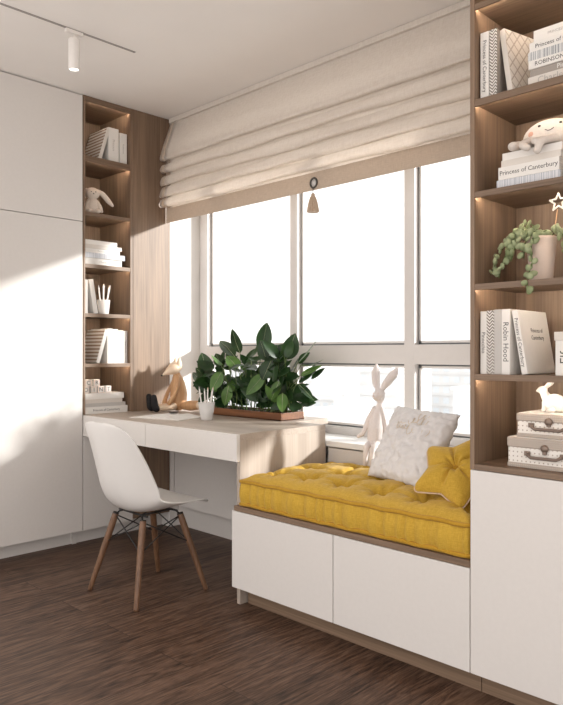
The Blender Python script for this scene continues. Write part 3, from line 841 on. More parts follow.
# head: cone-like snout pointing forward (-y) and down
b.ell((0, -.012, .250), (.046, .058, .036), (R(28), 0, 0), 28, 18, lambda p: Vector((p.x * (1 if p.y > 0 else max(.18, 1 + p.y / .07)), p.y * (1.35 if p.y < 0 else 1), p.z * (1 if p.y > 0 else max(.25, 1 + p.y / .075)))))
hd = part('head', b, M['toypale'], fx, 'paler wood head with long pointed snout')
for sx in (-1, 1):
    b = MB(); b.lathe([(.019, 0), (.014, .022), (.001, .055), (0, .056)], (sx * .027, .014, .268), 16, (0, R(sx * 8), 0)); part('ear', b, M['toypale'], hd)
b = MB(); b.ell((0, -.083, .2115), (.006, .006, .005), seg=10, ring=8); part('nose', b, M['sock'], hd)
for sx in (-1, 1):
    b = MB(); b.limb([(sx * .026, .010, .205), (sx * .052, -.005, .15), (sx * .058, -.030, .095), (sx * .040, -.052, .052)], [.009, .0105, .0115, .014], 12); part('arm', b, M['toywood'], fx)
    b = MB(); b.limb([(sx * .028, -.02, .030), (sx * .036, -.075, .026), (sx * .044, -.125, .022)], [.022, .017, .014], 14); lg = part('leg', b, M['toypale'], fx)
    b = MB(); b.limb([(sx * .044, -.130, .022), (sx * .044, -.138, .032), (sx * .044, -.146, .088)], [.0205, .0205, .0165], 14); part('boot', b, M['sock'], lg, 'black boot')
b = MB(); b.limb([(.030, .030, .030), (.085, .058, .036), (.135, .080, .040)], [.018, .030, .027], 18); tl = part('tail', b, M['toywood'], fx)
b = MB(); b.ell((.152, .087, .041), (.017, .020, .022), (0, 0, R(30))); part('tail_tip', b, M['toypale'], tl, 'paler rounded tail tip')

# ------------------------------------------------------------ open notebook on the desk
nb = thing('open_notebook', 'open white notebook lying on the desk in front of the fox', 'notebook', (.49, -.40, ZD), (0, 0, R(14)))
def leafset(sgn, hh):
    rw = []
    for k in range(13):
        t = k / 12; x = sgn * t * .175; z = .006 + hh * (math.sin(PI * min(1, t * 1.15)) ** .8 if t < .87 else 0) * (1 - t * .3) + .010 * (1 - t)
        z = .005 + hh * math.exp(-((t - .28) / .33) ** 2) * min(1, t * 7)
        rw.append([(x, -.12, z), (x, 0, z * 1.0), (x, .12, z)])
    return rw
b = MB()
for s_ in (-1, 1):
    top_ = leafset(s_, .013); b.grid(top_)
    bot = [[(p[0], p[1], .0025) for p in r_] for r_ in top_]
    b.grid(bot)
    b.grid([[r_[0] for r_ in top_], [r_[0] for r_ in bot]]); b.grid([[r_[2] for r_ in top_], [r_[2] for r_ in bot]]); b.grid([top_[-1], bot[-1]])
part('pages', b, M['cover'], nb)
b = MB(); b.box((-.182, -.125, .0003), (.182, .125, .0025), .0005); part('cover', b, M['cover2'], nb, 'cream cover')
b = MB(); b.tube([(.10, -.03, .0132), (.02, .04, .024), (-.05, .085, .0145)], .0035, 8)
pc = MB(); pc.ell((0, 0, 0), (.032, .013, .0035), (0, 0, .4)); b_ = pc
solo('pebble', b_, M['sock'], 'small flat black pebble lying on the open notebook', 'pebble', (.455, -.335, ZD + .0215))
b.bm.free()

# ------------------------------------------------------------ cups
def cup(name, label, loc, r0, r1, h, mat, sticks, slabel, sgroup, wall=.002):
    b = MB(); b.lathe([(0, .0005), (r0, .0005), (r0 + .001, .003), (r1, h), (r1 - wall, h), (r0 - wall, .006), (0, .006)], seg=32)
    o = solo(name, b, mat, label, 'cup', loc)
    for i, (ax, ay, dx, dy, L, lab) in enumerate(sticks):
        p0 = Vector((loc[0] + ax, loc[1] + ay, loc[2] + .012)); d = Vector((dx, dy, 1)).normalized()
        t = thing('pencil', lab, 'pencil', p0, Vector((0, 0, 1)).rotation_difference(d).to_euler(), sgroup)
        b = MB(); b.lathe([(0, 0), (.0036, 0), (.0036, L - .018), (0, L - .018)], seg=6, smooth=False); part('shaft', b, M['pencil'], t)
        b = MB(); b.lathe([(.0036, L - .018), (.0009, L - .003), (0, L)], seg=10); part('tip', b, M['toypale'] if i % 2 else M['cover4'], t)
    return o
cup('frosted_cup', 'frosted tapered cup holding white pencils on the desk', (.760, -.335, ZD), .031, .047, .098, M['frosted'],
    [(-.016, -.01, -.16, -.05, .178, 'white pencil leaning farthest left in the frosted cup'), (-.004, .006, -.05, .08, .172, 'white pencil left of centre in the frosted cup'),
     (.006, -.008, .03, -.10, .168, 'white pencil at the centre of the frosted cup'), (.010, .008, .10, .10, .176, 'white pencil right of centre in the frosted cup'),
     (.016, 0, .19, .02, .170, 'white pencil leaning farthest right in the frosted cup')], '', 'pencils in the frosted cup')
cup('pencil_cup', 'white tapered cup of pencils on the lit left bookcase', (-.085, -.475, 1.392), .030, .041, .092, M['ceramic'],
    [(0, -.014, .02, -.14, .175, 'white pencil farthest left in the bookcase cup'), (.008, -.005, .05, -.04, .182, 'white pencil left of centre in the bookcase cup'),
     (-.006, .004, -.04, .05, .185, 'white pencil at the centre of the bookcase cup'), (.005, .010, .04, .13, .178, 'white pencil right of centre in the bookcase cup'),
     (-.005, .014, -.02, .22, .184, 'white pencil farthest right in the bookcase cup')], '', 'pencils in the bookcase cup')

# ------------------------------------------------------------ plants
def leaf_into(mb, base, tip, width, nrm=None, droop=.12, fold=.18, n=9):
    b0, t0 = Vector(base), Vector(tip); d = t0 - b0; L = d.length; d.normalize()
    nn = Vector(nrm) if nrm is not None else Vector((random.uniform(-.5, .8), random.uniform(-1, -.2), random.uniform(.0, .8)))
    nn = (nn - d * nn.dot(d)).normalized(); s = d.cross(nn)
    rw = []
    for i in range(n + 1):
        t = i / n
        w = width / 2 * (math.sin(PI * t ** .85) ** .72) * (1 - .12 * t) if 0 < t < 1 else 0.0004
        c = b0 + d * (L * t) + nn * (L * droop * (math.sin(PI * t) ))
        rw.append([c - s * w + nn * w * fold, c - s * w * .5 + nn * w * fold * .3, c, c + s * w * .5 + nn * w * fold * .3, c + s * w + nn * w * fold])
    mb.grid(rw)
pl = thing('potted_plant', 'broad-leaved dark green plant in a long wooden planter on the desk', 'plant', (0, 0, 0))
PX0, PX1, PY0, PY1 = .40, 1.105, -.095, .085
b = MB()
b.box((PX0, PY0, ZD + .0005), (PX1, PY0 + .010, ZD + .043), .001); b.box((PX0, PY1 - .010, ZD + .0005), (PX1, PY1, ZD + .043), .001)
b.box((PX0, PY0 + .01, ZD + .0005), (PX0 + .01, PY1 - .01, ZD + .043), .001); b.box((PX1 - .01, PY0 + .01, ZD + .0005), (PX1, PY1 - .01, ZD + .043), .001)
b.box((PX0, PY0, ZD + .0003), (PX1, PY1, ZD + .006)); part('planter_box', b, M['planter'], pl)
b = MB(); b.box((PX0 + .01, PY0 + .01, ZD + .006), (PX1 - .01, PY1 - .01, ZD + .036)); part('soil', b, M['soil'], pl)
LV = MB(); LG = MB(); SM = MB()
F = (.70, -.68, .25)
hero = [  # base, tip, width, normal, mb
    ((.852, .0, 1.165), (.885, .01, 1.330), .088, (.74, -.67, .1), LV),
    ((.665, .0, 1.150), (.590, .0, 1.300), .062, (.85, -.5, .2), LV),
    ((.640, -.02, 1.130), (.440, .03, 1.230), .075, (.5, -.6, .7), LV),
    ((.400, -.03, 1.015), (.335, -.03, 1.155), .095, F, LV),
    ((1.070, -.02, 1.115), (1.120, .0, 1.262), .092, (.75, -.65, 0), LV),
    ((1.135, .0, 1.095), (1.275, .02, 1.238), .045, (-.3, -.6, .8), LV),
    ((1.170, -.01, 1.085), (1.325, .0, 1.118), .040, (.1, -.4, .9), LV),
    ((.330, -.02, .975), (.160, .035, 1.025), .060, (.1, -.7, .8), LV),
    ((.330, .0, .955), (.205, .03, .890), .050, (-.3, -.6, .8), LV),
    ((1.160, -.02, .985), (1.240, .02, .895), .046, (.8, -.4, .6), LV),
    ((1.175, -.02, 1.03), (1.290, .03, 1.085), .045, (.1, -.7, .6), LG),
    ((1.110, -.09, .935), (1.145, -.13, .835), .060, F, LG),
    ((1.075, -.08, 1.00), (1.060, -.13, .895), .052, F, LG),
    ((.675, -.10, .960), (.685, -.14, .845), .062, F, LG),
    ((.610, -.10, 1.040), (.560, -.14, .925), .075, (.7, -.65, .4), LG),
    ((.960, -.08, 1.035), (.850, -.12, .915), .072, (.75, -.6, .5), LG),
    ((.990, -.06, 1.110), (.960, -.10, 1.000), .085, (.75, -.6, .5), LV),
    ((.470, -.05, .965), (.300, -.05, 1.060), .070, (.4, -.7, .6), LV),
    ((.560, -.05, 1.060), (.460, -.02, 1.150), .065, (.6, -.7, .3), LV),
    ((.700, -.05, 1.060), (.600, -.05, 1.135), .080, (.6, -.5, .7), LG),
    ((.930, -.04, 1.110), (.880, -.04, 1.225), .075, (.3, -.9, .3), LV),
    ((1.02, -.04, 1.120), (1.000, -.02, 1.200), .070, F, LV)]
for bs, tp_, w, nr, mb in hero:
    dr_ = random.uniform(-.10, .06); leaf_into(mb, bs, tp_, w * 1.1, nr, dr_, .16)
    d_ = (Vector(tp_) - Vector(bs)); L_ = d_.length; d_.normalize(); n_ = Vector(nr); n_ = (n_ - d_ * n_.dot(d_)).normalized()
    LV.mi = 1; LV.tube([Vector(bs) + d_ * L_ * t + n_ * (L_ * dr_ * math.sin(PI * t) + .0006) for t in [k / 8 for k in range(9)]], [.0016 * (1 - k / 9) + .0003 for k in range(9)], 5); LV.mi = 0
    root = Vector((min(max(bs[0], PX0 + .03), PX1 - .03) * .6 + .4 * (.75 + .25 * (bs[0] - .75)), random.uniform(-.04, .03), ZD + .03))
    mid = (root + Vector(bs)) / 2 + Vector((0, 0, .03)); SM.tube([root, mid, bs], [.0035, .003, .002], 6)
rp = random.Random(33)
for i in range(70):
    cx = rp.uniform(.42, 1.08); base = Vector((cx, rp.uniform(-.06, .06), rp.uniform(.85, .95)))
    a = rp.uniform(0, 2 * PI); el = rp.uniform(-.3, 1.1); L = rp.uniform(.07, .12)
    tipp = base + Vector((math.cos(a) * math.cos(el), math.sin(a) * math.cos(el) * .7, math.sin(el))) * L
    tipp.z = max(tipp.z, .838); random.seed(1000 + i); leaf_into(LV, base, tipp, L * rp.uniform(.45, .6), None, rp.uniform(-.1, .1), .18, 7)
rp = random.Random(21)
for i in range(150):
    cx = rp.uniform(.36, 1.20); hz = rp.uniform(0, 1); cz = .86 + hz * (.27 if .45 < cx < 1.12 else .17)
    base = Vector((cx, rp.uniform(-.07, .07), cz))
    a = rp.uniform(0, 2 * PI); el = rp.uniform(-.7, 1.0)
    d = Vector((math.cos(a) * math.cos(el), math.sin(a) * math.cos(el) * .6, math.sin(el))).normalized(); L = rp.uniform(.085, .15)
    if cx < .45: d.x = abs(d.x) * rp.choice((-1, .2))
    tipp = base + d * L
    tipp.y = max(-.16, min(.185, tipp.y)); tipp.x = min(max(tipp.x, .17), 1.26); tipp.z = max(tipp.z, .845)
    random.seed(i); leaf_into(LV if rp.random() < .93 else LG, base, tipp, L * rp.uniform(.42, .58), None, rp.uniform(-.15, .1), .18, 7)
    if i % 3 == 0:
        root = Vector((min(max(cx, PX0 + .04), PX1 - .04), rp.uniform(-.05, .05), ZD + .03)); SM.tube([root, (root + base) / 2 + Vector((0, 0, .01)), base], [.003, .0025, .002], 5)
part('foliage', LV, [M['leaf'], M['succ']], pl, 'dark green leaves'); part('young_foliage', LG, M['leaf2'], pl, 'lighter green leaves'); part('stems', SM, M['stem'], pl)

# succulent on the right shelf
ZC = 1.382
sc = thing('trailing_succulent', 'trailing succulent with round green leaves in a beige pot', 'plant', (2.765, -.572, ZC))
b = MB(); b.lathe([(0, .0008), (.034, .0008), (.0355, .004), (.0475, .138), (.0475, .146), (.0435, .146), (.043, .128), (0, .128)], seg=36); part('pot', b, M['pot'], sc)
b = MB(); b.lathe([(0, .131), (.0425, .129), (.0425, .127), (0, .127)], seg=24); part('soil', b, M['soil'], sc)
b = MB(); sm = MB(); rs_ = random.Random(4)
strands = [ # end points of trailing strands (relative), with mid lift
    [(-.02, -.01, .14), (-.055, -.02, .185), (-.10, -.03, .150), (-.135, -.03, .09), (-.165, -.025, .035)],
    [(-.01, -.02, .14), (-.05, -.04, .178), (-.085, -.05, .125), (-.110, -.055, .060), (-.122, -.05, .020)],
    [(-.02, -.02, .14), (-.04, -.045, .165), (-.06, -.055, .120), (-.075, -.06, .07)],
    [(.0, -.02, .14), (.0, -.052, .160), (-.004, -.064, .110), (.0, -.066, .060), (.002, -.095, .02), (.006, -.117, -.022), (.008, -.119, -.040)],
    [(-.01, -.02, .14), (-.02, -.052, .165), (-.028, -.062, .115), (-.03, -.064, .075)],
    [(.02, .0, .14), (.05, -.01, .175), (.075, -.02, .155), (.085, -.02, .105), (.080, -.02, .070)],
    [(.02, .0, .14), (.06, .01, .170), (.11, .01, .140), (.13, .01, .10)],
    [(.0, .0, .14), (-.02, .0, .185), (-.045, -.01, .200), (-.07, -.01, .185)],
    [(-.02, .0, .14), (-.06, .02, .185), (-.10, .02, .165), (-.13, .01, .115)],
    [(.0, .0, .14), (.01, -.02, .160), (.03, -.03, .162)]]
for S in strands:
    P = [Vector(p) for p in S]; sm.tube(P, .0018, 5)
    for i in range(len(P) - 1):
        n = max(2, int((P[i + 1] - P[i]).length / .0105))
        for k in range(n):
            c = P[i].lerp(P[i + 1], k / n); a = rs_.uniform(0, 2 * PI)
            dd = Vector((math.cos(a), math.sin(a) * .8 - .35, rs_.uniform(-.5, .4))).normalized()
            r_ = rs_.uniform(.0080, .0125)
            c2 = c + dd * r_ * 1.05
            if c2.z < .012 and c2.y > -.118 : c2.z = max(c2.z, .014) if c2.y > -.108 else c2.z
            if (c2.z < .14) and math.hypot(c2.x, c2.y) < .055: continue
            b.ell(c2, (r_ * 1.22, r_ * .55, r_ * .95), (rs_.uniform(-.8, .8), rs_.uniform(0, 3), a), 10, 7)
part('foliage', b, M['succ'], sc); part('stems', sm, M['stem'], sc)
pk = thing('star_pick', 'small white star on a thin stick stuck in the succulent pot', 'plant pick', (2.800, -.565, 1.510), (0, R(8), 0))
b = MB(); b.tube([(0, 0, 0), (0, 0, .105)], .0015, 6); part('stick', b, M['toywood'], pk)
b = MB(); pts = []
for i in range(10):
    a = PI / 2 + i * PI / 5 + .15; r_ = .029 if i % 2 == 0 else .0125; pts.append((r_ * math.cos(a), 0, .128 + r_ * math.sin(a)))
for i in range(10): b.tube([pts[i], pts[(i + 1) % 10]], .0030, 6); b.ell(pts[i], (.0030,) * 3, seg=8, ring=6)
part('star', b, M['ceramic'], pk, 'white open star')

# ------------------------------------------------------------ books
def book(label, loc, dims, rotz=0, tilt=0, lie=False, cover='cover', spine=None, text=None, tsize=.02, ink='ink', ctext=None, group=None, sq=1.0, tpos=0, front=None, kind='book'):
    """dims = (thickness, depth, height); local spine faces -y"""
    t, d, h = dims
    rot = (0, R(-90) if lie else tilt, rotz)
    L = Vector(loc)
    if not lie and tilt > 0: L.z += t * math.sin(tilt)
    o = thing(kind, label, 'book', L, rot, group)
    c = .0028
    b = MB(); b.box((0, .001, 0), (c, d, h), .0008, 1); b.box((t - c, .001, 0), (t, d, h), .0008, 1)
    part('cover', b, M[front or cover], o)
    b = MB(); b.box((.0, 0, 0), (t, c, h), .0010, 2); part('spine', b, M[spine or cover], o)
    b = MB(); b.box((c, c, .003), (t - c, d - .004, h - .003)); part('pages', b, M['pages'], o)
    if text: lettering('spine_lettering', text, tsize, M[ink], o, (0, 0, -1), (1, 0, 0), (t / 2, -.0003, h / 2 + tpos), sq)
    if ctext:
        for (s, size, yy, zz) in ctext: lettering('cover_lettering', s, size, M[ink], o, (0, 1, 0), (0, 0, 1), (t + .0003, yy, zz))
    return o
Q = PI / 2   # left bookcase: spines face +x
GL = None
# left, top compartment (shelf z 2.342)
z = 2.342
def Lb(label, y, dims, z, x=-.028, **k): return book(label, (x, y, z), dims, rotz=Q, **k)
Lb('thick white book standing left of two on the top left shelf', -.474, (.072, .20, .213), z, text='Princess', tsize=.022, ink='ink2')
Lb('white upright book at the right end of the top left shelf', -.394, (.052, .20, .196), z, text='Robinson', tsize=.016, ink='ink2', cover='cover')
Lb('striped book leaning on the thick white book, top left shelf', -.545, (.022, .21, .212), z, tilt=R(17), cover='cover2', front='stripe_cover')
# third compartment: lying stack (z 1.690)
z = 1.690; X = -.030
def lieL(label, z, t, y0, L, x=-.03, depth=.20, **k):   # lies with its spine towards +x
    return book(label, (x, y0 + L, z), (t, depth, L), rotz=Q, lie=True, **k)
lieL('white book at the bottom of the lying stack, left bookcase', 1.690, .042, -.640, .262, text='Charles', tsize=.018, ink='ink2')
lieL('pale book with blue-grey pattern second in the lying stack, left bookcase', 1.7322, .032, -.640, .280, cover='cover', spine='bars_pale', x=-.022)
lieL('white book with small print in the middle of the lying stack, left bookcase', 1.7645, .026, -.640, .250, text='Elementary', tsize=.014, ink='ink2', x=-.034)
lieL('cream book fourth in the lying stack, left bookcase', 1.7907, .024, -.640, .262, x=-.030, cover='cover2')
lieL('white book on top of the lying stack, left bookcase', 1.8149, .028, -.640, .232, x=-.036)
# fourth compartment: two leaning books left of the cup
z = 1.392
Lb('thin white book standing at the left end beside the pencil cup', -.642, (.026, .19, .205), z, x=-.028)
Lb('white book leaning left beside the pencil cup', -.574, (.030, .19, .210), z, x=-.032, tilt=R(-9))
# fifth compartment
z = 1.088
Lb('striped book leaning right on the lower left shelf', -.560, (.024, .21, .212), z, tilt=R(17), cover='cover', front='stripe_cover')
for i, (y, w, h, lab) in enumerate([(-.482, .038, .216, 'first white book right of the striped one, lower left shelf'), (-.443, .036, .213, 'second white book right of the striped one, lower left shelf'),
                                    (-.406, .036, .206, 'third white book right of the striped one, lower left shelf'), (-.369, .030, .204, 'last white book at the right end, lower left shelf')]):
    Lb(lab, y, (w, .20, h), z, text=('Robin Hood' if i == 3 else None), tsize=.014, ink='ink2')
# bottom compartment: stack on the desktop and letter blocks
lieL('white titled book at the bottom of the stack under the letter blocks', ZD, .042, -.642, .300, x=-.020, text='Princess of Canterbury', tsize=.020, ink='ink', depth=.22)
lieL('taupe book second from the bottom under the letter blocks', ZD + .0422, .022, -.642, .288, x=-.026, cover='cover4', spine='cover4')
lieL('cream book third from the bottom under the letter blocks', ZD + .0644, .024, -.642, .268, x=-.030, cover='cover2')
lieL('white book on top of the stack under the letter blocks', ZD + .0886, .036, -.642, .278, x=-.028)
zt = ZD + .1248
def block(letter, y, z, lab, x=-.062, rz=0.0):
    o = thing('letter_block', lab, 'toy block', (x, y, z), (0, 0, rz), 'letter blocks on the desk bookcase stack')
    b = MB(); s = .021; b.box((-s, -s, 0), (s, s, 2 * s), .003, 3); part('block', b, M['ceramic'], o)
    b = MB()
    for a, c in (((s, -.018, .003), (s + .0004, .018, .0045)), ((s, -.018, .0375), (s + .0004, .018, .039)), ((s, -.018, .003), (s + .0004, -.0165, .039)), ((s, .0165, .003), (s + .0004, .018, .039))): b.box(a, c)
    part('border', b, M['cheek'], o, 'thin brown frame line')
    lettering('letter', letter, .036, M['ink'], o, (0, 1, 0), (0, 0, 1), (s + .0008, 0, s))
    return o
block('O', -.618, zt, 'white letter block O in the lower row', rz=-.1)
block('I', -.568, zt, 'white letter block I in the lower row', rz=.06)
block('N', -.518, zt, 'white letter block N in the lower row', rz=-.05)
block('T', -.468, zt, 'white letter block at the right end of the lower row', rz=.12)
block('C', -.602, zt + .0422, 'white letter block C in the upper row', rz=-.12)
block('R', -.548, zt + .0422, 'white letter block R in the upper row', rz=.03)

# plush bunny in the second compartment
pb = thing('plush_bunny', 'small cream plush bunny with a floppy ear on the second left shelf', 'toy rabbit', (-.075, -.560, 2.003), (0, 0, R(72)))
pb.scale = (1.12,) * 3
b = MB()
b.limb([(0, 0, .030), (0, 0, .070), (0, 0, .088)], [.034, .030, .018], 16); b.ell((0, -.004, .117), (.040, .034, .033))
b.limb([(.030, 0, .135), (.060, .004, .118), (.090, .004, .085), (.112, .002, .062)], [.010, .015, .015, .008], 12)
b.limb([(-.030, .0, .135), (-.040, .012, .112), (-.046, .020, .080)], [.010, .015, .009], 12)
b.limb([(.020, -.008, .078), (.038, -.018, .048), (.044, -.03, .018)], [.009, .0105, .010], 12); b.limb([(-.020, -.008, .078), (-.034, -.018, .048), (-.038, -.03, .020)], [.009, .0105, .010], 12)
b.limb([(.014, -.01, .018), (.024, -.045, .014)], [.015, .012], 12); b.limb([(-.014, -.01, .018), (-.024, -.045, .014)], [.015, .012], 12)
fused('body', b, M['plush2'], pb, .003, 3)
b = MB(); b.ell((-.012, -.036, .121), (.003,) * 3, seg=8, ring=6); b.ell((.012, -.036, .121), (.003,) * 3, seg=8, ring=6); b.ell((0, -.039, .110), (.0035,) * 3, seg=8, ring=6); part('face_features', b, M['ink'], pb, 'dark stitched eyes and nose')

# ------------------------------------------------------------ right bookcase contents
def Rb(label, x, dims, z, y=-.655, **k): return book(label, (x, y, z), dims, **k)
z = 1.992
Rb('white titled book at the left end of the upper right shelf', 2.594, (.030, .19, .226), z, text='Princess of Canterbury', tsize=.0185, ink='ink')
Rb('chevron patterned book second from left on the upper right shelf', 2.6265, (.026, .19, .226), z, cover='cover3', spine='chevron')
Rb('diamond patterned book leaning left on the upper right shelf', 2.684, (.020, .21, .226), z + .0, y=-.640, tilt=R(-9.0), rotz=R(-13), cover='cover2', front='diamond')
def lieR(label, x, y, z, t, L, depth=.20, **k): return book(label, (x + L, y, z), (t, depth, L), lie=True, **k)
lieR('cream lettered book at the bottom of the upper right stack', 2.757, -.652, 1.992, .033, .26, text='Charles Dickens', tsize=.030, ink='ink2', cover='cover2')
lieR('taupe titled book second from bottom of the upper right stack', 2.763, -.650, 2.0252, .023, .25, text='Pinocchio', tsize=.020, ink='cover', cover='cover3')
lieR('white titled book in the middle of the upper right stack', 2.760, -.655, 2.0484, .027, .26, text='ROBINSON CRUSOE', tsize=.0185, ink='ink', tpos=.025)
lieR('white book with a dark bar pattern, fourth up in the upper right stack', 2.758, -.654, 2.0756, .027, .26, spine='bars')
lieR('white titled book second from the top of the upper right stack', 2.762, -.652, 2.1028, .030, .26, text='Princess of Canterbury', tsize=.0185, ink='ink', tpos=.025)
lieR('white thick book on top of the upper right stack', 2.770, -.640, 2.1330, .040, .24, text='PRINCESS OF CANTERBURY', tsize=.012, ink='ink2')
# second: stack with plush
z = 1.687
lieR('pale barcode patterned book at the bottom under the plush', 2.652, -.655, z, .030, .210, depth=.22, cover='cover', spine='bars_pale')
lieR('white titled book second from bottom under the plush', 2.658, -.655, z + .0302, .041, .200, depth=.22, text='Princess of Canterbury', tsize=.0205, ink='ink')
lieR('cream book third from bottom under the plush', 2.664, -.648, z + .0714, .022, .196, depth=.21, cover='cover2')
lieR('white book on top of the pile under the plush', 2.667, -.645, z + .0936, .024, .196, depth=.205)
lieR('white book at the right end beside the plush pile', 2.885, -.650, z, .030, .2, depth=.20, cover='cover3')
lieR('grey book second in the pile right of the plush', 2.885, -.650, z + .0302, .030, .2, depth=.20, cover='cover4')
ps = thing('plush_octopus', 'round cream plush with smiling face and pink cheeks on lying books', 'plush toy', (2.797, -.560, z + .1176), (0, 0, R(16)))
ps.scale = (1.04, 1.04, .88)
b = MB()
b.ell((0, 0, .045), (.088, .070, .070), fn=lambda p: Vector((p.x, p.y, p.z if p.z > 0 else p.z * .62)), seg=28, ring=20)
b.limb([(-.045, -.035, .030), (-.062, -.070, .022), (-.072, -.100, .002), (-.058, -.112, -.012)], [.018, .015, .013, .012], 14)
b.limb([(.018, -.040, .030), (.006, -.078, .020), (-.018, -.108, .004), (-.028, -.116, -.028)], [.018, .015, .013, .012], 14)
b.limb([(-.010, -.045, .026), (-.030, -.080, .018), (-.036, -.108, .008)], [.016, .014, .012], 14)
b.limb([(-.070, -.010, .028), (-.098, -.030, .022), (-.108, -.055, .018)], [.020, .020, .017], 14)
b.limb([(.060, -.02, .030), (.080, -.045, .020), (.088, -.060, .016)], [.02, .017, .014], 14)
fused('body', b, M['plush'], ps, .0035, 3)
b = MB()
def onhead(a, e_, off=1.0): return Vector((.085 * math.sin(a) * math.cos(e_) * off, -.070 * math.cos(a) * math.cos(e_) * off, .045 + .070 * math.sin(e_) * off))
b.ell(onhead(-.42, .48), (.0048,) * 3, seg=10, ring=8); part('eye', b, M['ink'], ps, 'small black eye')
b = MB(); b.ell(onhead(.42, .55), (.0048,) * 3, seg=10, ring=8); part('eye', b, M['ink'], ps, 'small black eye')
b = MB(); b.tube([onhead(-.16 + .3 * t, .20 - .10 * math.sin(PI * t) + .05 * t, 1.01) for t in [i / 8 for i in range(9)]], .0014, 6); part('mouth', b, M['ink'], ps, 'stitched smile')
b = MB(); b.ell(onhead(-.75, .12, .985), (.011, .005, .011), (0, 0, -.75)); part('cheek', b, M['cheek'], ps, 'round pink cheek')
b = MB(); b.ell(onhead(.62, .22, .985), (.012, .005, .012), (0, 0, .62)); part('cheek', b, M['cheek'], ps, 'round pink cheek')
# fourth: books z 1.084
z = 1.084
Rb('white titled book at the left end of the middle right shelf', 2.594, (.022, .19, .208), z, text='Pinocchio', tsize=.018, ink='ink')
Rb('chevron patterned book second from left on the middle right shelf', 2.6165, (.026, .19, .210), z, cover='cover4', spine='chevron')
Rb('grey book between chevron and white titled book, middle right shelf', 2.643, (.026, .195, .212), z, cover='cover4')
Rb('white titled book with large print, middle right shelf', 2.6695, (.028, .195, .212), z, text='Robin Hood', tsize=.026, ink='ink')
Rb('white titled book leaning left with its cover showing, middle right shelf', 2.737, (.020, .21, .208), z, y=-.652, tilt=R(-9.5), text='Princess of Canterbury', tsize=.017, ink='ink', ctext=[('Princess of', .020, .115, .142), ('Canterbury', .020, .115, .118)])
gb = thing('lidded_box', 'white upright lidded box at the right end of the middle right shelf', 'box', (2.846, -.655, z))
b = MB(); b.box((0, 0, .0005), (.14, .20, .112), .002); part('box_body', b, M['cover'], gb)
b = MB(); b.box((-.003, -.003, .108), (.143, .203, .135), .002); part('lid', b, M['cover2'], gb)
lettering('box_lettering', 'Elf', .040, M['ink'], gb, (0, 0, 1), (-1, 0, 0), (.030, -.0008, .055))
# suitcases z .786
z = .786
def suitcase(label, x0, x1, y0, zz, h):
    o = thing('suitcase_box', label, 'box', (x0, y0, zz), (0, 0, 0), 'small decorative suitcase boxes')
    W = x1 - x0; D = .20
    b = MB(); b.box((.003, .003, .0008), (W - .003, D - .003, h * .70), .005, 3); part('box_body', b, M['boxdots'], o)
    b = MB(); b.box((0, 0, h * .665), (W, D, h), .006, 3); part('lid', b, M['boxweave'], o, 'woven taupe lid')
    b = MB(); b.box((.006, .006, h - .0015), (W - .006, D - .006, h + .0012), .001); part('lid_top', b, M['cover'], o)
    b = MB(); b.box((.0015, .0015, .0006), (W - .0015, D - .0015, h * .17), .003, 2); part('base_band', b, M['boxweave'], o, 'woven taupe band')
    cx = W / 2
    b = MB(); b.lathe([(0, 0), (.0125, 0), (.0125, .004), (.008, .007), (0, .008)], (cx, 0, h * .70), 20, (PI / 2, 0, 0)); b.box((cx - .006, -.006, h * .50), (cx + .006, .003, h * .70), .002); part('clasp', b, M['metal'], o)
    b = MB(); hz = h * .42
    b.tube([(cx - .055, .001, hz + .008), (cx - .050, -.010, hz + .002), (cx - .040, -.013, hz - .003), (cx + .040, -.013, hz - .003), (cx + .050, -.010, hz + .002), (cx + .055, .001, hz + .008)], .0052, 8)
    hh = part('handle', b, M['leather'], o)
    b = MB(); b.box((cx - .066, -.0035, hz), (cx - .048, .004, hz + .015), .001); b.box((cx + .048, -.0035, hz), (cx + .066, .004, hz + .015), .001); part('handle_tab', b, M['metal'], hh)
suitcase('larger dotted suitcase box at the bottom of the pile', 2.682, 2.935, -.645, z, .097)
suitcase('smaller dotted suitcase box on top, under the white rabbit', 2.709, 2.925, -.635, z + .0985, .076)
wr = thing('ceramic_rabbit', 'glossy white ceramic rabbit standing on the upper suitcase box', 'figurine', (2.782, -.545, z + .0985 + .0775), (0, 0, R(-4)))
b = MB()
b.ell((.018, 0, .030), (.036, .024, .030)); b.ell((.034, 0, .024), (.026, .024, .0235)); b.limb([(-.004, 0, .036), (-.018, 0, .056), (-.022, 0, .066)], [.019, .014, .012], 14)
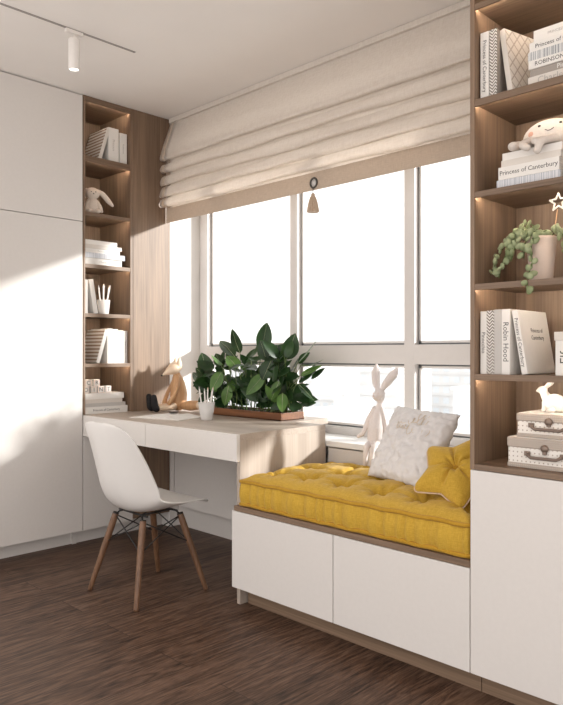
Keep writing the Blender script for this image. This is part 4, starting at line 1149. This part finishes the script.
b.ell((-.026, 0, .071), (.018, .012, .0125), (0, R(-15), 0)); b.limb([(-.036, 0, .069), (-.043, 0, .067)], [.0085, .005], 10)
for sy in (-1, 1):
    b.limb([(-.014, sy * .005, .080), (.0, sy * .008, .092), (.010, sy * .009, .104)], [.0045, .0065, .003], 10)
    b.limb([(-.014, sy * .010, .030), (-.016, sy * .011, .010), (-.021, sy * .011, .005)], [.009, .0065, .005], 10); b.limb([(.020, sy * .015, .009), (.0, sy * .016, .006)], [.009, .006], 10)
b.ell((.060, 0, .020), (.009, .009, .009))
fused('body', b, M['ceramic'], wr, .0017, 3)

# ------------------------------------------------------------ light
w = bpy.data.worlds.new('World'); SC.world = w; w.use_nodes = True
nt = w.node_tree; bg = nt.nodes['Background']
tc = N(nt, 'ShaderNodeTexCoord'); sx_ = N(nt, 'ShaderNodeSeparateXYZ'); nt.links.new(tc.outputs['Generated'], sx_.inputs[0])
c_ = ramp(nt, sx_.outputs[2], [(.40, (.80, .76, .73)), (.56, (1.0, .985, .972)), (1.0, (1.0, .985, .972))])
nt.links.new(c_, bg.inputs[0]); bg.inputs[1].default_value = 1.0
sun = bpy.data.lights.new('sun', 'SUN'); so = bpy.data.objects.new('sun', sun); COL.objects.link(so)
sd = Vector((-1.12, -1.0, -.46)).normalized()
so.rotation_euler = sd.to_track_quat('-Z', 'Y').to_euler(); so.location = (6, 5, 4)
sun.energy = 2.9; sun.angle = R(4.0); sun.color = (1, .975, .94)

# ------------------------------------------------------------ camera
cam = bpy.data.cameras.new('camera'); co = bpy.data.objects.new('camera', cam); COL.objects.link(co)
co.location = (3.734, -2.7486, 1.1554); co.rotation_euler = (PI / 2, 0, .7804)
cam.sensor_fit = 'HORIZONTAL'; cam.sensor_width = 36; cam.lens = 687.06 / 563 * 36; cam.clip_end = 3000; cam.clip_start = .05
SC.camera = co
vs = SC.view_settings; vs.view_transform = 'Standard'; vs.look = 'None'; vs.exposure = 1.27; vs.gamma = 1; vs.use_curve_mapping = False
